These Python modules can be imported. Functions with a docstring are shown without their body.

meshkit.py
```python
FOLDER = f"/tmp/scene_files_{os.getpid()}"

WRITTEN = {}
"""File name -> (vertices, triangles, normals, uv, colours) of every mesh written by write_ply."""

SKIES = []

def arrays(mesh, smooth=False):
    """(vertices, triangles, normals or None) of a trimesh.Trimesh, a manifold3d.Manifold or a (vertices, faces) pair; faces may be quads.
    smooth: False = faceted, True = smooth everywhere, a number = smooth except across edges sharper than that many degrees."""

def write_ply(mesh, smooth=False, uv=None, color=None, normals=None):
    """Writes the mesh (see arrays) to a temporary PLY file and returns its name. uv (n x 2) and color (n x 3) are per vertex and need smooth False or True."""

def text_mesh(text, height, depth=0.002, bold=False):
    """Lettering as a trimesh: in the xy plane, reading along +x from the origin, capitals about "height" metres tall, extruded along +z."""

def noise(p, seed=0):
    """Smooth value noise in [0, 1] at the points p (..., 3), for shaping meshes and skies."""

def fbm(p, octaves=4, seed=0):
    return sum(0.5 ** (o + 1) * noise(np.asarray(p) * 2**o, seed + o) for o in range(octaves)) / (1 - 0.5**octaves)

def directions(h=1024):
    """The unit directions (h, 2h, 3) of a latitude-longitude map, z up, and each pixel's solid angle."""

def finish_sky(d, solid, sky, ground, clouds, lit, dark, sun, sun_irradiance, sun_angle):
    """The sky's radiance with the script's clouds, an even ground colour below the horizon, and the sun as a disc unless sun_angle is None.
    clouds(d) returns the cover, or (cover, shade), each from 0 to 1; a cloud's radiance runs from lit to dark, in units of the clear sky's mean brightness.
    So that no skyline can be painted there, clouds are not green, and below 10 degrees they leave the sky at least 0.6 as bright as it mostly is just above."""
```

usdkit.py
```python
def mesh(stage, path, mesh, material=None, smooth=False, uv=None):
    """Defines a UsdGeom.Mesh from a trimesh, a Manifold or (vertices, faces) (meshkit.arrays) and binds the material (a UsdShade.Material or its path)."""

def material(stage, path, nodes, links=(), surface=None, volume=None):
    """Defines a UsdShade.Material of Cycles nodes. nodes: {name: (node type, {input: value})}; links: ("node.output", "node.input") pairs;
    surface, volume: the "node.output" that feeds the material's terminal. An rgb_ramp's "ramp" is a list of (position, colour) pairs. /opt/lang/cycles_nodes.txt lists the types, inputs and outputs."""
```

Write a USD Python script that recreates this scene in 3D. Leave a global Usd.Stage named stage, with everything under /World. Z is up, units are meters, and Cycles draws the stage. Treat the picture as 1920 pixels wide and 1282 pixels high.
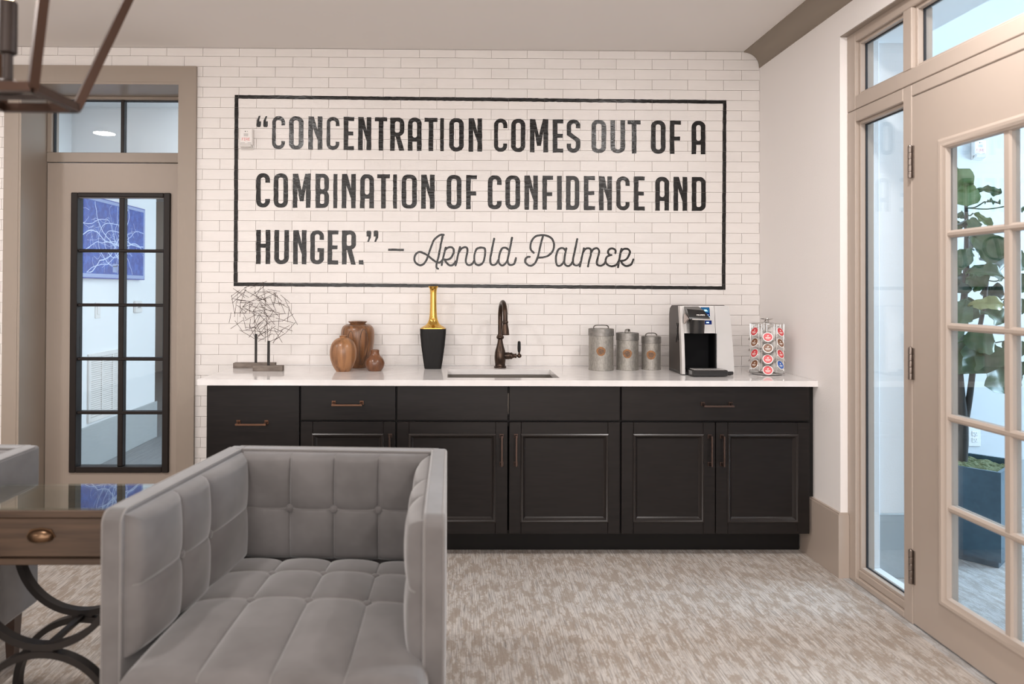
import math, random, json
import numpy as np, trimesh, usdkit, meshkit
from pxr import Usd, UsdGeom, UsdLux, UsdShade, Gf, Sdf
from shapely.geometry import Polygon, LineString, Point, box as sbox
from shapely.ops import unary_union
from shapely import affinity
from shapely.strtree import STRtree

stage = Usd.Stage.CreateInMemory()
UsdGeom.SetStageUpAxis(stage, 'Z')
UsdGeom.SetStageMetersPerUnit(stage, 1.0)
UsdGeom.Xform.Define(stage, '/World')
UsdGeom.Scope.Define(stage, '/World/Looks')
PI = math.pi
rng = np.random.default_rng(7)
random.seed(7)

# ------------------------------------------------------------------ camera
CAM = np.array([0.01184, -4.04675, 1.28652])
R0, F0, U0 = (np.array(v) for v in ([0.99994841, -0.01015723, 0.0], [0.01015681, 0.99990698, 0.00910366], [-9.2468e-05, -9.1032e-03, 0.99995856]))
cr, sr = math.cos(0.0036165), math.sin(0.0036165)
CR, CU = cr * R0 + sr * U0, cr * U0 - sr * R0
cam = UsdGeom.Camera.Define(stage, '/World/camera')
M = Gf.Matrix4d(*[float(x) for x in (*CR, 0, *CU, 0, *(-F0), 0, *CAM, 1)])
cam.AddTransformOp().Set(M)
cam.CreateHorizontalApertureAttr(36.0)
cam.CreateVerticalApertureAttr(36.0 * 1282 / 1920)
cam.CreateFocalLengthAttr(1332.0 / 1920 * 36)
cam.CreateHorizontalApertureOffsetAttr((960 - 867.29) / 1920 * 36)
cam.CreateVerticalApertureOffsetAttr(-(641 - 531.59) / 1920 * 36)
cam.CreateFStopAttr(2.2)
cam.CreateFocusDistanceAttr(3.9)
cam.CreateClippingRangeAttr((0.05, 200.0))
cam.CreateExposureAttr(0.78)

# ------------------------------------------------------------------ lights
def light(kind, name, loc, rot, inten, col, **kw):
    l = getattr(UsdLux, kind).Define(stage, '/World/' + name)
    l.CreateIntensityAttr(inten); l.CreateColorAttr(Gf.Vec3f(*col)); l.CreateNormalizeAttr(False)
    if kind == 'DiskLight': l.CreateRadiusAttr(kw['radius'])
    if kind == 'RectLight': l.CreateWidthAttr(kw['w']); l.CreateHeightAttr(kw['h'])
    x = UsdGeom.Xformable(l); x.AddTranslateOp().Set(Gf.Vec3d(*loc)); x.AddRotateXYZOp().Set(Gf.Vec3f(*rot))
    return l
WARM = (1.0, 0.955, 0.93)
for i, (x, y) in enumerate([(-1.33, -2.0), (1.32, -2.0), (-3.08, -1.7), (-1.33, -4.6), (1.32, -4.6), (-1.33, -6.4), (1.32, -6.4), (-3.4, -4.4)]):
    light('DiskLight', 'downlight' + ('_%03d' % i if i else ''), (x, y, 2.652), (0, 0, 0), 190.0, WARM, radius=0.085)
# window wall of the room, behind the camera
light('RectLight', 'rear_window_daylight', (-0.6, -7.35, 1.55), (90, 0, 0), 2.8, (1.0, 0.96, 0.94), w=4.6, h=1.9)
# daylight in the corridor on the right (its window faces the glazed door)
light('RectLight', 'east_window_daylight', (5.58, -1.0, 1.80), (90, 0, 90), 20.0, (0.58, 0.80, 1.0), w=1.4, h=1.4)
light('RectLight', 'east_ceiling_panel', (3.3, -1.6, 2.645), (0, 0, 0), .5, (0.84, 0.92, 1.0), w=1.2, h=1.8)
# daylight in the corridor behind the left door
light('RectLight', 'north_window_daylight', (0.6, 2.6, 1.5), (90, 0, 90), 2.6, (0.72, 0.88, 1.0), w=3.2, h=2.0)

light('RectLight', 'north_ceiling_panel', (-.75, .585, 2.512), (0, 0, 0), 14.0, (0.80, 0.91, 1.0), w=1.1, h=.3)
# measured lettering (character, x, z, width, height), script strokes and leaves (metres)
LETTERS= [('“', -1.1228, 2.0842, 0.0685, 0.1889), ('C', -1.0338, 2.0836, 0.0725, 0.1891), ('O', -0.9379, 2.083, 0.0813, 0.1891), ('N', -0.8284, 2.0824, 0.0794, 0.1891), ('C', -0.7247, 2.0818, 0.0727, 0.1891), ('E', -0.6277, 2.0813, 0.0592, 0.1891), ('N', -0.5453, 2.0807, 0.0748, 0.1893), ('T', -0.4501, 2.0802, 0.07, 0.1892), ('R', -0.3627, 2.0796, 0.0798, 0.1893), ('A', -0.2617, 2.0791, 0.078, 0.1893), ('T', -0.1674, 2.0785, 0.0742, 0.1894), ('I', -0.0779, 2.0783, 0.0207, 0.1891), ('O', -0.0263, 2.0776, 0.083, 0.1895), ('N', 0.0843, 2.077, 0.077, 0.1895), ('C', 0.2301, 2.0762, 0.0745, 0.1895), ('O', 0.3276, 2.0756, 0.0804, 0.1895), ('M', 0.4348, 2.0748, 0.1039, 0.1898), ('E', 0.5656, 2.0743, 0.06, 0.1895), ('S', 0.6456, 2.0737, 0.0767, 0.1897), ('O', 0.7872, 2.0729, 0.0837, 0.1897), ('U', 0.8957, 2.0722, 0.0838, 0.1898), ('T', 0.9944, 2.0717, 0.0741, 0.1898), ('O', 1.1284, 2.0709, 0.083, 0.1898), ('F', 1.2361, 2.0704, 0.0635, 0.1897), ('A', 1.3615, 2.0695, 0.0793, 0.1899), ('C', -1.1227, 1.752, 0.0781, 0.1945), ('O', -1.0231, 1.7517, 0.0811, 0.1944), ('M', -0.9147, 1.7512, 0.1006, 0.1946), ('B', -0.7859, 1.7509, 0.0765, 0.1944), ('I', -0.6842, 1.7508, 0.0223, 0.1941), ('N', -0.6367, 1.7504, 0.0795, 0.1944), ('A', -0.532, 1.7501, 0.0786, 0.1943), ('T', -0.436, 1.7498, 0.0729, 0.1943), ('I', -0.3447, 1.7498, 0.0214, 0.1939), ('O', -0.2962, 1.7493, 0.0866, 0.1943), ('N', -0.1845, 1.749, 0.076, 0.1942), ('O', -0.0397, 1.7485, 0.0839, 0.1942), ('F', 0.0712, 1.7483, 0.0616, 0.194), ('C', 0.1952, 1.7478, 0.0792, 0.1941), ('O', 0.2954, 1.7475, 0.0842, 0.1941), ('N', 0.4045, 1.7471, 0.0765, 0.1941), ('F', 0.5069, 1.7469, 0.0609, 0.1939), ('I', 0.5907, 1.7468, 0.0269, 0.1937), ('D', 0.6415, 1.7464, 0.0766, 0.194), ('E', 0.7439, 1.7461, 0.0641, 0.1939), ('N', 0.8308, 1.7458, 0.0739, 0.1939), ('C', 0.9304, 1.7455, 0.0759, 0.1939), ('E', 1.0301, 1.7452, 0.0623, 0.1938), ('A', 1.1533, 1.7448, 0.079, 0.1938), ('N', 1.258, 1.7444, 0.0781, 0.1939), ('D', 1.3627, 1.7441, 0.0802, 0.1938), ('H', -1.1207, 1.4305, 0.08, 0.1935), ('U', -1.0173, 1.4303, 0.0821, 0.1936), ('N', -0.9109, 1.4302, 0.0753, 0.1935), ('G', -0.8132, 1.43, 0.0774, 0.1936), ('E', -0.7154, 1.43, 0.0609, 0.1934), ('R', -0.6341, 1.4298, 0.0795, 0.1935), ('.', -0.5382, 1.4298, 0.0262, 0.1933), ('”', -0.5004, 1.4296, 0.0728, 0.1935)]
SCRIPT= [[[(-0.0557, 1.6014), (-0.0728, 1.6013), (-0.0955, 1.586), (-0.1144, 1.5631), (-0.1276, 1.5288), (-0.1426, 1.487), (-0.1539, 1.4565), (-0.1708, 1.4337), (-0.1917, 1.4279), (-0.2145, 1.4411), (-0.2222, 1.4638), (-0.2166, 1.4867), (-0.1996, 1.5012), (-0.1787, 1.5001), (-0.1483, 1.485), (-0.1254, 1.4661), (-0.1064, 1.451), (-0.0874, 1.4424), (-0.0722, 1.4462), (-0.0571, 1.4626)], [(-0.0606, 1.5994), (-0.0688, 1.5595), (-0.0781, 1.51), (-0.0893, 1.4568), (-0.0957, 1.4302), (-0.0948, 1.4131), (-0.0872, 1.4074)]], [[(-0.044, 1.5273), (-0.0534, 1.4911), (-0.0627, 1.4493), (-0.0664, 1.4284)], [(-0.0497, 1.5101), (-0.0345, 1.5254), (-0.0137, 1.5312), (0.0016, 1.518), (0.0005, 1.4952), (-0.0153, 1.4685), (-0.0381, 1.4589), (-0.0495, 1.4608)], [(-0.0495, 1.4608), (-0.0418, 1.4456), (-0.0266, 1.4304), (-0.0114, 1.4267), (0.0038, 1.4344), (0.0132, 1.4496)]], [[(0.0376, 1.5314), (0.0283, 1.4953), (0.0189, 1.4496), (0.0133, 1.4268)], [(0.0302, 1.4991), (0.0453, 1.522), (0.0642, 1.5315), (0.0776, 1.5259), (0.0803, 1.5069), (0.0739, 1.4765), (0.0714, 1.4498), (0.0798, 1.4328), (0.095, 1.429), (0.1102, 1.4386), (0.12, 1.4557)]], [[(0.1593, 1.53), (0.1346, 1.5223), (0.1214, 1.4919), (0.1196, 1.4576), (0.1292, 1.4349), (0.1482, 1.4292), (0.1672, 1.4426), (0.1785, 1.4731), (0.1822, 1.5073), (0.1764, 1.5244), (0.1593, 1.53), (0.1479, 1.5292)]], [[(0.2314, 1.5798), (0.222, 1.5303), (0.2127, 1.4808), (0.2097, 1.4504), (0.2166, 1.4333), (0.2318, 1.4307), (0.247, 1.441), (0.2584, 1.462)]], [[(0.3133, 1.5174), (0.2962, 1.5287), (0.2772, 1.5229), (0.264, 1.4962), (0.2584, 1.462), (0.2622, 1.4392), (0.2775, 1.4279), (0.2946, 1.4355), (0.3078, 1.4546)], [(0.3341, 1.5859), (0.3247, 1.5383), (0.3153, 1.4927), (0.3097, 1.4584), (0.3155, 1.4356), (0.3307, 1.4311), (0.3478, 1.4395), (0.3572, 1.47)]], [[(0.5111, 1.5962), (0.4998, 1.5581), (0.4904, 1.5124), (0.4809, 1.4743), (0.4677, 1.4438), (0.4487, 1.4285), (0.4297, 1.4285), (0.4106, 1.4455), (0.4105, 1.4626), (0.4219, 1.476), (0.4352, 1.4772)], [(0.458, 1.5009), (0.4428, 1.516), (0.4389, 1.5388), (0.4445, 1.5655), (0.4635, 1.5903), (0.4901, 1.6), (0.5244, 1.6001), (0.5549, 1.5869), (0.5721, 1.5622), (0.5733, 1.5318), (0.5627, 1.5051), (0.5399, 1.4841), (0.5133, 1.4752), (0.4828, 1.4743)]], [[(0.6408, 1.513), (0.6275, 1.5263), (0.6122, 1.5281), (0.597, 1.5167), (0.5876, 1.4862), (0.5857, 1.4557), (0.5896, 1.4329), (0.6048, 1.4273), (0.6201, 1.4349), (0.6315, 1.4521)], [(0.6446, 1.5264), (0.6371, 1.4902), (0.6334, 1.4521), (0.6391, 1.4331), (0.6544, 1.4255), (0.6696, 1.4332), (0.6802, 1.4485)]], [[(0.7063, 1.58), (0.6961, 1.5285), (0.6866, 1.4828), (0.6829, 1.4523), (0.6887, 1.4352), (0.7039, 1.4295), (0.7191, 1.4372), (0.7275, 1.4525)]], [[(0.7456, 1.5268), (0.7362, 1.4868), (0.7267, 1.4449), (0.7218, 1.4239)], [(0.74, 1.5058), (0.7533, 1.523), (0.7723, 1.5281), (0.7857, 1.5175), (0.7838, 1.4908), (0.7744, 1.4527), (0.768, 1.4241)], [(0.7838, 1.4984), (0.7971, 1.5194), (0.8162, 1.5282), (0.8296, 1.5195), (0.8304, 1.4986), (0.8239, 1.4719), (0.819, 1.449), (0.824, 1.4338), (0.8412, 1.4282), (0.8602, 1.4378), (0.8697, 1.4531)]], [[(0.925, 1.5009), (0.9257, 1.5161), (0.9154, 1.5264), (0.8982, 1.5274), (0.8849, 1.516), (0.8838, 1.5007), (0.8945, 1.4912), (0.9021, 1.4905)], [(0.8983, 1.4905), (0.8773, 1.4797), (0.8697, 1.4607), (0.8755, 1.4397), (0.8946, 1.4265), (0.9137, 1.4266), (0.9327, 1.4362), (0.9441, 1.4534)]], [[(0.9601, 1.5258), (0.9517, 1.4877), (0.9442, 1.4457), (0.9404, 1.421)], [(0.9555, 1.5067), (0.9707, 1.5239), (0.9898, 1.5259), (1.0051, 1.5165), (1.0071, 1.4993), (0.9937, 1.4726), (0.9747, 1.4592), (0.9556, 1.4561)], [(0.9575, 1.4534), (0.9671, 1.4382), (0.9862, 1.4269), (1.0091, 1.4327), (1.0205, 1.446), (1.0281, 1.4651)]], [[(-0.3708, 1.5153), (-0.2816, 1.5137)]]]
LEAVES= [(2.644, -0.42, 1.811, 2.557, -0.48, 1.911, 0.098), (2.622, -0.45, 1.837, 2.581, -0.51, 1.713, 0.092), (2.627, -0.5, 1.803, 2.715, -0.56, 1.774, 0.037), (2.638, -0.55, 1.735, 2.671, -0.61, 1.717, 0.021), (2.729, -0.6, 1.711, 2.738, -0.66, 1.67, 0.026), (2.616, -0.5, 1.682, 2.667, -0.56, 1.607, 0.032), (2.65, -0.4, 1.66, 2.642, -0.34, 1.699, 0.033), (2.641, -0.42, 1.608, 2.527, -0.48, 1.619, 0.071), (2.574, -0.52, 1.583, 2.604, -0.58, 1.62, 0.079), (2.684, -0.36, 1.597, 2.739, -0.3, 1.522, 0.078), (2.573, -0.55, 1.57, 2.691, -0.61, 1.457, 0.116), (2.582, -0.5, 1.504, 2.523, -0.56, 1.4, 0.091), (2.657, -0.45, 1.518, 2.737, -0.51, 1.381, 0.113), (2.524, -0.58, 1.379, 2.662, -0.64, 1.357, 0.078), (2.64, -0.42, 1.372, 2.51, -0.48, 1.278, 0.12), (2.582, -0.5, 1.359, 2.64, -0.56, 1.316, 0.091), (2.699, -0.6, 1.478, 2.761, -0.66, 1.393, 0.104), (2.699, -0.6, 1.358, 2.771, -0.66, 1.306, 0.088), (2.712, -0.42, 1.279, 2.792, -0.48, 1.274, 0.082), (2.514, -0.6, 1.219, 2.646, -0.66, 1.229, 0.057), (2.63, -0.5, 1.212, 2.724, -0.56, 1.132, 0.096), (2.546, -0.55, 1.252, 2.46, -0.61, 1.118, 0.079), (2.643, -0.4, 1.262, 2.726, -0.34, 1.138, 0.082), (2.738, -0.55, 1.253, 2.78, -0.61, 1.181, 0.089), (2.488, -0.6, 1.045, 2.605, -0.66, 1.049, 0.114), (2.581, -0.5, 1.064, 2.479, -0.56, 0.884, 0.16), (2.559, -0.56, 1.042, 2.593, -0.62, 0.891, 0.183), (2.684, -0.5, 1.011, 2.733, -0.56, 0.784, 0.16), (2.687, -0.6, 1.045, 2.749, -0.66, 0.988, 0.078), (2.731, -0.55, 0.925, 2.789, -0.61, 0.89, 0.074), (2.639, -0.4, 1.637, 2.58, -0.34, 1.586, 0.099), (2.638, -0.4, 1.416, 2.551, -0.34, 1.362, 0.11), (2.601, -0.45, 1.143, 2.448, -0.51, 1.038, 0.119), (2.736, -0.3, 1.307, 2.881, -0.24, 1.423, 0.101)]

# ------------------------------------------------------------------ naming, things, parts
_used = {}
def numbered(parent, name):
    k = parent + '/' + name
    n = _used.get(k, 0); _used[k] = n + 1
    return k if n == 0 else '%s_%03d' % (k, n)

def setdata(prim, **kw):
    for k, v in kw.items():
        if v: prim.SetCustomDataByKey(k, v)

def ppath(parent): return '/World' if parent is None else (parent if isinstance(parent, str) else str(parent.GetPath()))

def obj(name, mesh, mat, parent=None, smooth=35, label=None, cat=None, group=None, kind=None):
    path = numbered(ppath(parent), name)
    if isinstance(mesh, list): mesh = join(mesh)
    m = usdkit.mesh(stage, path, mesh, MATS[mat] if isinstance(mat, str) else mat, smooth=smooth)
    setdata(m.GetPrim(), label=label, category=cat, group=group, kind=kind)
    return m.GetPrim()

def thing(name, label, cat, loc=(0, 0, 0), rz=0.0, group=None, kind=None, parent=None):
    path = numbered(ppath(parent), name)
    x = UsdGeom.Xform.Define(stage, path)
    x.AddTranslateOp().Set(Gf.Vec3d(*[float(v) for v in loc])); x.AddRotateZOp().Set(float(math.degrees(rz)))
    setdata(x.GetPrim(), label=label, category=cat, group=group, kind=kind)
    return x.GetPrim()

def dup(src, loc, rz, label, mat4=None):
    d = src.GetCustomData()
    path = numbered('/World', str(src.GetName()).rstrip('0123456789').rstrip('_'))
    x = UsdGeom.Xform.Define(stage, path)
    x.GetPrim().GetReferences().AddInternalReference(src.GetPath())
    x.ClearXformOpOrder()
    if mat4 is not None: x.AddTransformOp(opSuffix='place').Set(mat4)
    else:
        x.AddTranslateOp(opSuffix='place').Set(Gf.Vec3d(*loc)); x.AddRotateZOp(opSuffix='place').Set(math.degrees(rz))
    x.GetPrim().SetInstanceable(True)
    setdata(x.GetPrim(), label=label, category=d['category'], group=d.get('group'))
    return x.GetPrim()

# ------------------------------------------------------------------ mesh helpers
def T(v, f): return trimesh.Trimesh(np.asarray(v, float), np.asarray(f), process=False)
def join(ms): return trimesh.util.concatenate([m for m in ms])
def hull(p): 
    h = trimesh.convex.convex_hull(np.asarray(p, float)); return h
def box(x0, x1, y0, y1, z0, z1, b=0.0):
    x0, x1 = min(x0, x1), max(x0, x1); y0, y1 = min(y0, y1), max(y0, y1); z0, z1 = min(z0, z1), max(z0, z1)
    if b <= 0:
        m = trimesh.creation.box((x1 - x0, y1 - y0, z1 - z0)); m.apply_translation(((x0 + x1) / 2, (y0 + y1) / 2, (z0 + z1) / 2)); return m
    b = min(b, (x1 - x0) * .45, (y1 - y0) * .45, (z1 - z0) * .45)
    p = []
    for x, sx in ((x0, 1), (x1, -1)):
        for y, sy in ((y0, 1), (y1, -1)):
            for z, sz in ((z0, 1), (z1, -1)):
                p += [(x, y + sy * b, z + sz * b), (x + sx * b, y, z + sz * b), (x + sx * b, y + sy * b, z)]
    return hull(p)
_ICO = trimesh.creation.icosphere(2, 1.0).vertices
def rhull(pts, r):
    return hull(np.vstack([np.asarray(p, float) + _ICO * r for p in pts]))
def rbox(x0, x1, y0, y1, z0, z1, r):
    return rhull([(x, y, z) for x in (x0 + r, x1 - r) for y in (y0 + r, y1 - r) for z in (z0 + r, z1 - r)], r)
def lathe(prof, n=48, center=(0, 0, 0)):
    """profile (r, z) from bottom to top, closed on the axis where r = 0"""
    prof = [(max(r, 1e-5), z) for r, z in prof]
    p = np.array(prof, float); k = len(p)
    a = np.linspace(0, 2 * PI, n, endpoint=False)
    v = np.stack([np.outer(p[:, 0], np.cos(a)), np.outer(p[:, 0], np.sin(a)), np.repeat(p[:, 1][:, None], n, 1)], -1).reshape(-1, 3)
    f = []
    for i in range(k - 1):
        for j in range(n):
            q, w_ = i * n + j, i * n + (j + 1) % n
            f += [(q, w_, w_ + n), (q, w_ + n, q + n)]
    v = v + np.asarray(center)
    return T(v, f)
def spline(pts, per=8, closed=False):
    p = np.array(pts, float)
    if len(p) < 3: return np.linspace(p[0], p[-1], per + 1)
    e = np.vstack([2 * p[0] - p[1], p, 2 * p[-1] - p[-2]])
    out = []
    for i in range(1, len(e) - 2):
        t = np.linspace(0, 1, per, endpoint=False)[:, None]
        a, b, c, d = e[i - 1], e[i], e[i + 1], e[i + 2]
        out.append(.5 * (2 * b + (c - a) * t + (2 * a - 5 * b + 4 * c - d) * t ** 2 + (3 * b - a - 3 * c + d) * t ** 3))
    return np.vstack(out + [p[-1:]])
def tube(pts, r, sides=12, caps=True):
    p = np.asarray(pts, float); n = len(p)
    r = np.broadcast_to(r, (n,)).astype(float)
    t = np.gradient(p, axis=0); t /= np.linalg.norm(t, axis=1, keepdims=True) + 1e-12
    ref = np.array([0, 0, 1.0]) if abs(t[0, 2]) < .9 else np.array([1.0, 0, 0])
    a = np.cross(t[0], ref); a /= np.linalg.norm(a)
    A = []
    for i in range(n):
        a = a - t[i] * (a @ t[i]); a /= np.linalg.norm(a); A.append(a)
    A = np.array(A); B = np.cross(t, A)
    ang = np.arange(sides) * 2 * PI / sides
    v = (p[:, None] + r[:, None, None] * (np.cos(ang)[None, :, None] * A[:, None] + np.sin(ang)[None, :, None] * B[:, None])).reshape(-1, 3)
    f = []
    for i in range(n - 1):
        for j in range(sides):
            q, w_ = i * sides + j, i * sides + (j + 1) % sides
            f += [(q, w_, w_ + sides), (q, w_ + sides, q + sides)]
    if caps:
        v = np.vstack([v, p[:1], p[-1:]]); c0, c1 = n * sides, n * sides + 1
        for j in range(sides):
            k = (j + 1) % sides
            f += [(c0, k, j), (c1, (n - 1) * sides + j, (n - 1) * sides + k)]
    return T(v, f)
def bar(p, q, s, up=(0, 0, 1)):
    """square bar of side s from p to q"""
    p, q = np.asarray(p, float), np.asarray(q, float); t = (q - p) / np.linalg.norm(q - p)
    a = np.cross(t, up)
    if np.linalg.norm(a) < 1e-3: a = np.cross(t, (1, 0, 0))
    a /= np.linalg.norm(a); b = np.cross(t, a)
    return hull([x + (i * a + j * b) * s / 2 for x in (p, q) for i in (-1, 1) for j in (-1, 1)])
def geoms(g):
    return [x for x in getattr(g, 'geoms', [g]) if x.geom_type == 'Polygon' and x.area > 1e-8]
def extr(g, d):
    return join([trimesh.creation.extrude_polygon(x, d, engine='earcut') for x in geoms(g)])
def xz(g, y0, d):
    """polygon drawn in x, z (seen from -y) as a slab from y0 back to y0 + d"""
    m = extr(g, d); v = m.vertices.copy()
    m.vertices = np.stack([v[:, 0], y0 + d - v[:, 2], v[:, 1]], 1)
    return m
def yz(g, x0, d):
    m = extr(g, d); v = m.vertices.copy()
    m.vertices = np.stack([x0 + v[:, 2], v[:, 0], v[:, 1]], 1)
    return m
def xf(m, mat): m = m.copy(); m.apply_transform(mat); return m
def move(m, x, y, z): m = m.copy(); m.apply_translation((x, y, z)); return m
def rot(m, a, ax, p=(0, 0, 0)): return xf(m, trimesh.transformations.rotation_matrix(a, ax, p))
def flat_disc(r, h, n=32): return lathe([(0, 0), (r, 0), (r, h), (0, h)], n)
def torus(R, r, n=32, m=8):
    a = np.linspace(0, 2 * PI, n + 1); return tube(np.stack([R * np.cos(a), R * np.sin(a), 0 * a], 1), r, m, False)
def dome(cx, cy, cz, rx, ry, rz):
    m = trimesh.creation.icosphere(3, 1.0); m.vertices = m.vertices * (rx, ry, rz) + (cx, cy, cz); return m

# ------------------------------------------------------------------ materials
MATS = {}
def material(name, nodes, links, surface='p.BSDF'):
    MATS[name] = usdkit.material(stage, '/World/Looks/' + name, nodes, links, surface=surface)
def pbr(name, c, rough=.5, metal=0.0, c2=None, scale=(8, 8, 8), detail=4, lo=.35, hi=.65, bump=0.0, bscale=None, spec=.5, coat=0.0, coatr=.05, sheen=0.0, rv=0.0, coords='geometry', distortion=0.0, nrough=.55):
    n = {'g': ('geometry', {}) if coords == 'geometry' else ('texture_coordinate', {}), 'p': ('principled_bsdf', dict(base_color=c, roughness=rough, metallic=metal, specular_ior_level=spec, coat_weight=coat, coat_roughness=coatr, sheen_weight=sheen, sheen_roughness=.4))}
    l = []
    src = 'g.position' if coords == 'geometry' else 'g.object'
    if c2 is not None or bump or rv:
        n['m'] = ('mapping', dict(scale=scale)); n['n'] = ('noise_texture', dict(scale=1.0, detail=detail, roughness=nrough, distortion=distortion))
        l += [(src, 'm.vector'), ('m.vector', 'n.vector')]
    if c2 is not None:
        n['r'] = ('rgb_ramp', dict(ramp=[(0, c), (lo, c), (hi, c2), (1, c2)])); l += [('n.fac', 'r.fac'), ('r.color', 'p.base_color')]
    if rv:
        n['rr'] = ('map_range', dict(from_min=.3, from_max=.7, to_min=rough - rv, to_max=rough + rv)); l += [('n.fac', 'rr.value'), ('rr.result', 'p.roughness')]
    if bump:
        b = 'n'
        if bscale:
            n['m2'] = ('mapping', dict(scale=bscale)); n['n2'] = ('noise_texture', dict(scale=1.0, detail=3)); l += [(src, 'm2.vector'), ('m2.vector', 'n2.vector')]; b = 'n2'
        n['b'] = ('bump', dict(strength=1.0, distance=bump)); l += [(b + '.fac', 'b.height'), ('b.normal', 'p.normal')]
    material(name, n, l)

WHITEP = (.80, .775, .755)
pbr('brick_paint', (.80, .765, .74), .42, bump=.0016, bscale=(14, 14, 34), c2=(.765, .73, .705), scale=(3, 3, 7))
pbr('brick_paint_b', (.785, .755, .73), .45, bump=.0018, bscale=(18, 18, 44), c2=(.75, .715, .69), scale=(4, 4, 9))
pbr('grout', (.70, .655, .62), .9)
pbr('wall_paint', (.87, .835, .815), .7, bump=.0004, bscale=(160, 160, 160))
pbr('wall_cool', (.83, .84, .85), .7)
pbr('wall_east_paint', (.60, .61, .625), .7)
pbr('ceiling_paint', (.78, .745, .72), .9)
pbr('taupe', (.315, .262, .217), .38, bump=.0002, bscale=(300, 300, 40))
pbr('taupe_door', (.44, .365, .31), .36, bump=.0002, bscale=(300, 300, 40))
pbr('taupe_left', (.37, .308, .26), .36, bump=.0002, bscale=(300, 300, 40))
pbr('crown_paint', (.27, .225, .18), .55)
pbr('black_frame', (.016, .0115, .010), .45, spec=.3)
pbr('gasket', (.015, .016, .02), .6)
pbr('paint_black', (.0085, .0075, .007), .24, bump=.0022, bscale=(24, 24, 60), spec=.36, rv=.06, scale=(20, 20, 20))
pbr('cabinet_moulding', (.016, .0125, .0115), .30, spec=.5)
pbr('cabinet_wood', (.0080, .0060, .0056), .40, c2=(.0115, .0088, .0082), scale=(9, 9, 70), detail=5, spec=.28, bump=.00015, bscale=(30, 30, 300))
pbr('cabinet_dark', (.006, .005, .0048), .5, spec=.25)
pbr('quartz', (.80, .775, .765), .09, c2=(.75, .725, .715), scale=(14, 14, 14), detail=6, spec=.5)
pbr('bronze', (.05, .036, .03), .3, metal=.85, c2=(.085, .055, .04), scale=(40, 40, 40))
pbr('copper_bronze', (.24, .13, .085), .3, metal=.9)
pbr('dark_pull', (.11, .075, .063), .36, metal=.9)
pbr('steel', (.48, .44, .40), .25, metal=1.0)
pbr('chrome', (.72, .71, .70), .09, metal=1.0)
pbr('gold', (.72, .44, .10), .14, metal=1.0)
pbr('matte_black', (.010, .0095, .0095), .6, bump=.0006, bscale=(220, 220, 6), spec=.3)
pbr('galvanized', (.29, .275, .25), .5, metal=.6, c2=(.38, .36, .325), scale=(120, 120, 60), detail=3, lo=.4, hi=.6, rv=.1)
pbr('lid_metal', (.22, .21, .195), .45, metal=.65, c2=(.30, .285, .265), scale=(60, 60, 60))
pbr('rust', (.36, .155, .055), .7, c2=(.18, .10, .055), scale=(90, 90, 90))
pbr('rust_dark', (.095, .06, .04), .6, c2=(.20, .11, .06), scale=(120, 120, 120))
pbr('vase_wood', (.27, .118, .046), .34, c2=(.10, .042, .018), scale=(38, 38, 2.0), detail=6, lo=.36, hi=.64, coat=.25, coatr=.25, distortion=.6)
pbr('vase_wood_pale', (.34, .160, .066), .34, c2=(.15, .064, .027), scale=(34, 34, 2.0), detail=6, lo=.40, hi=.68, coat=.25, coatr=.25, distortion=.5)
pbr('vase_wood_dark', (.20, .078, .031), .3, c2=(.10, .038, .017), scale=(40, 40, 3), detail=6, coat=.3, coatr=.2)
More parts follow.
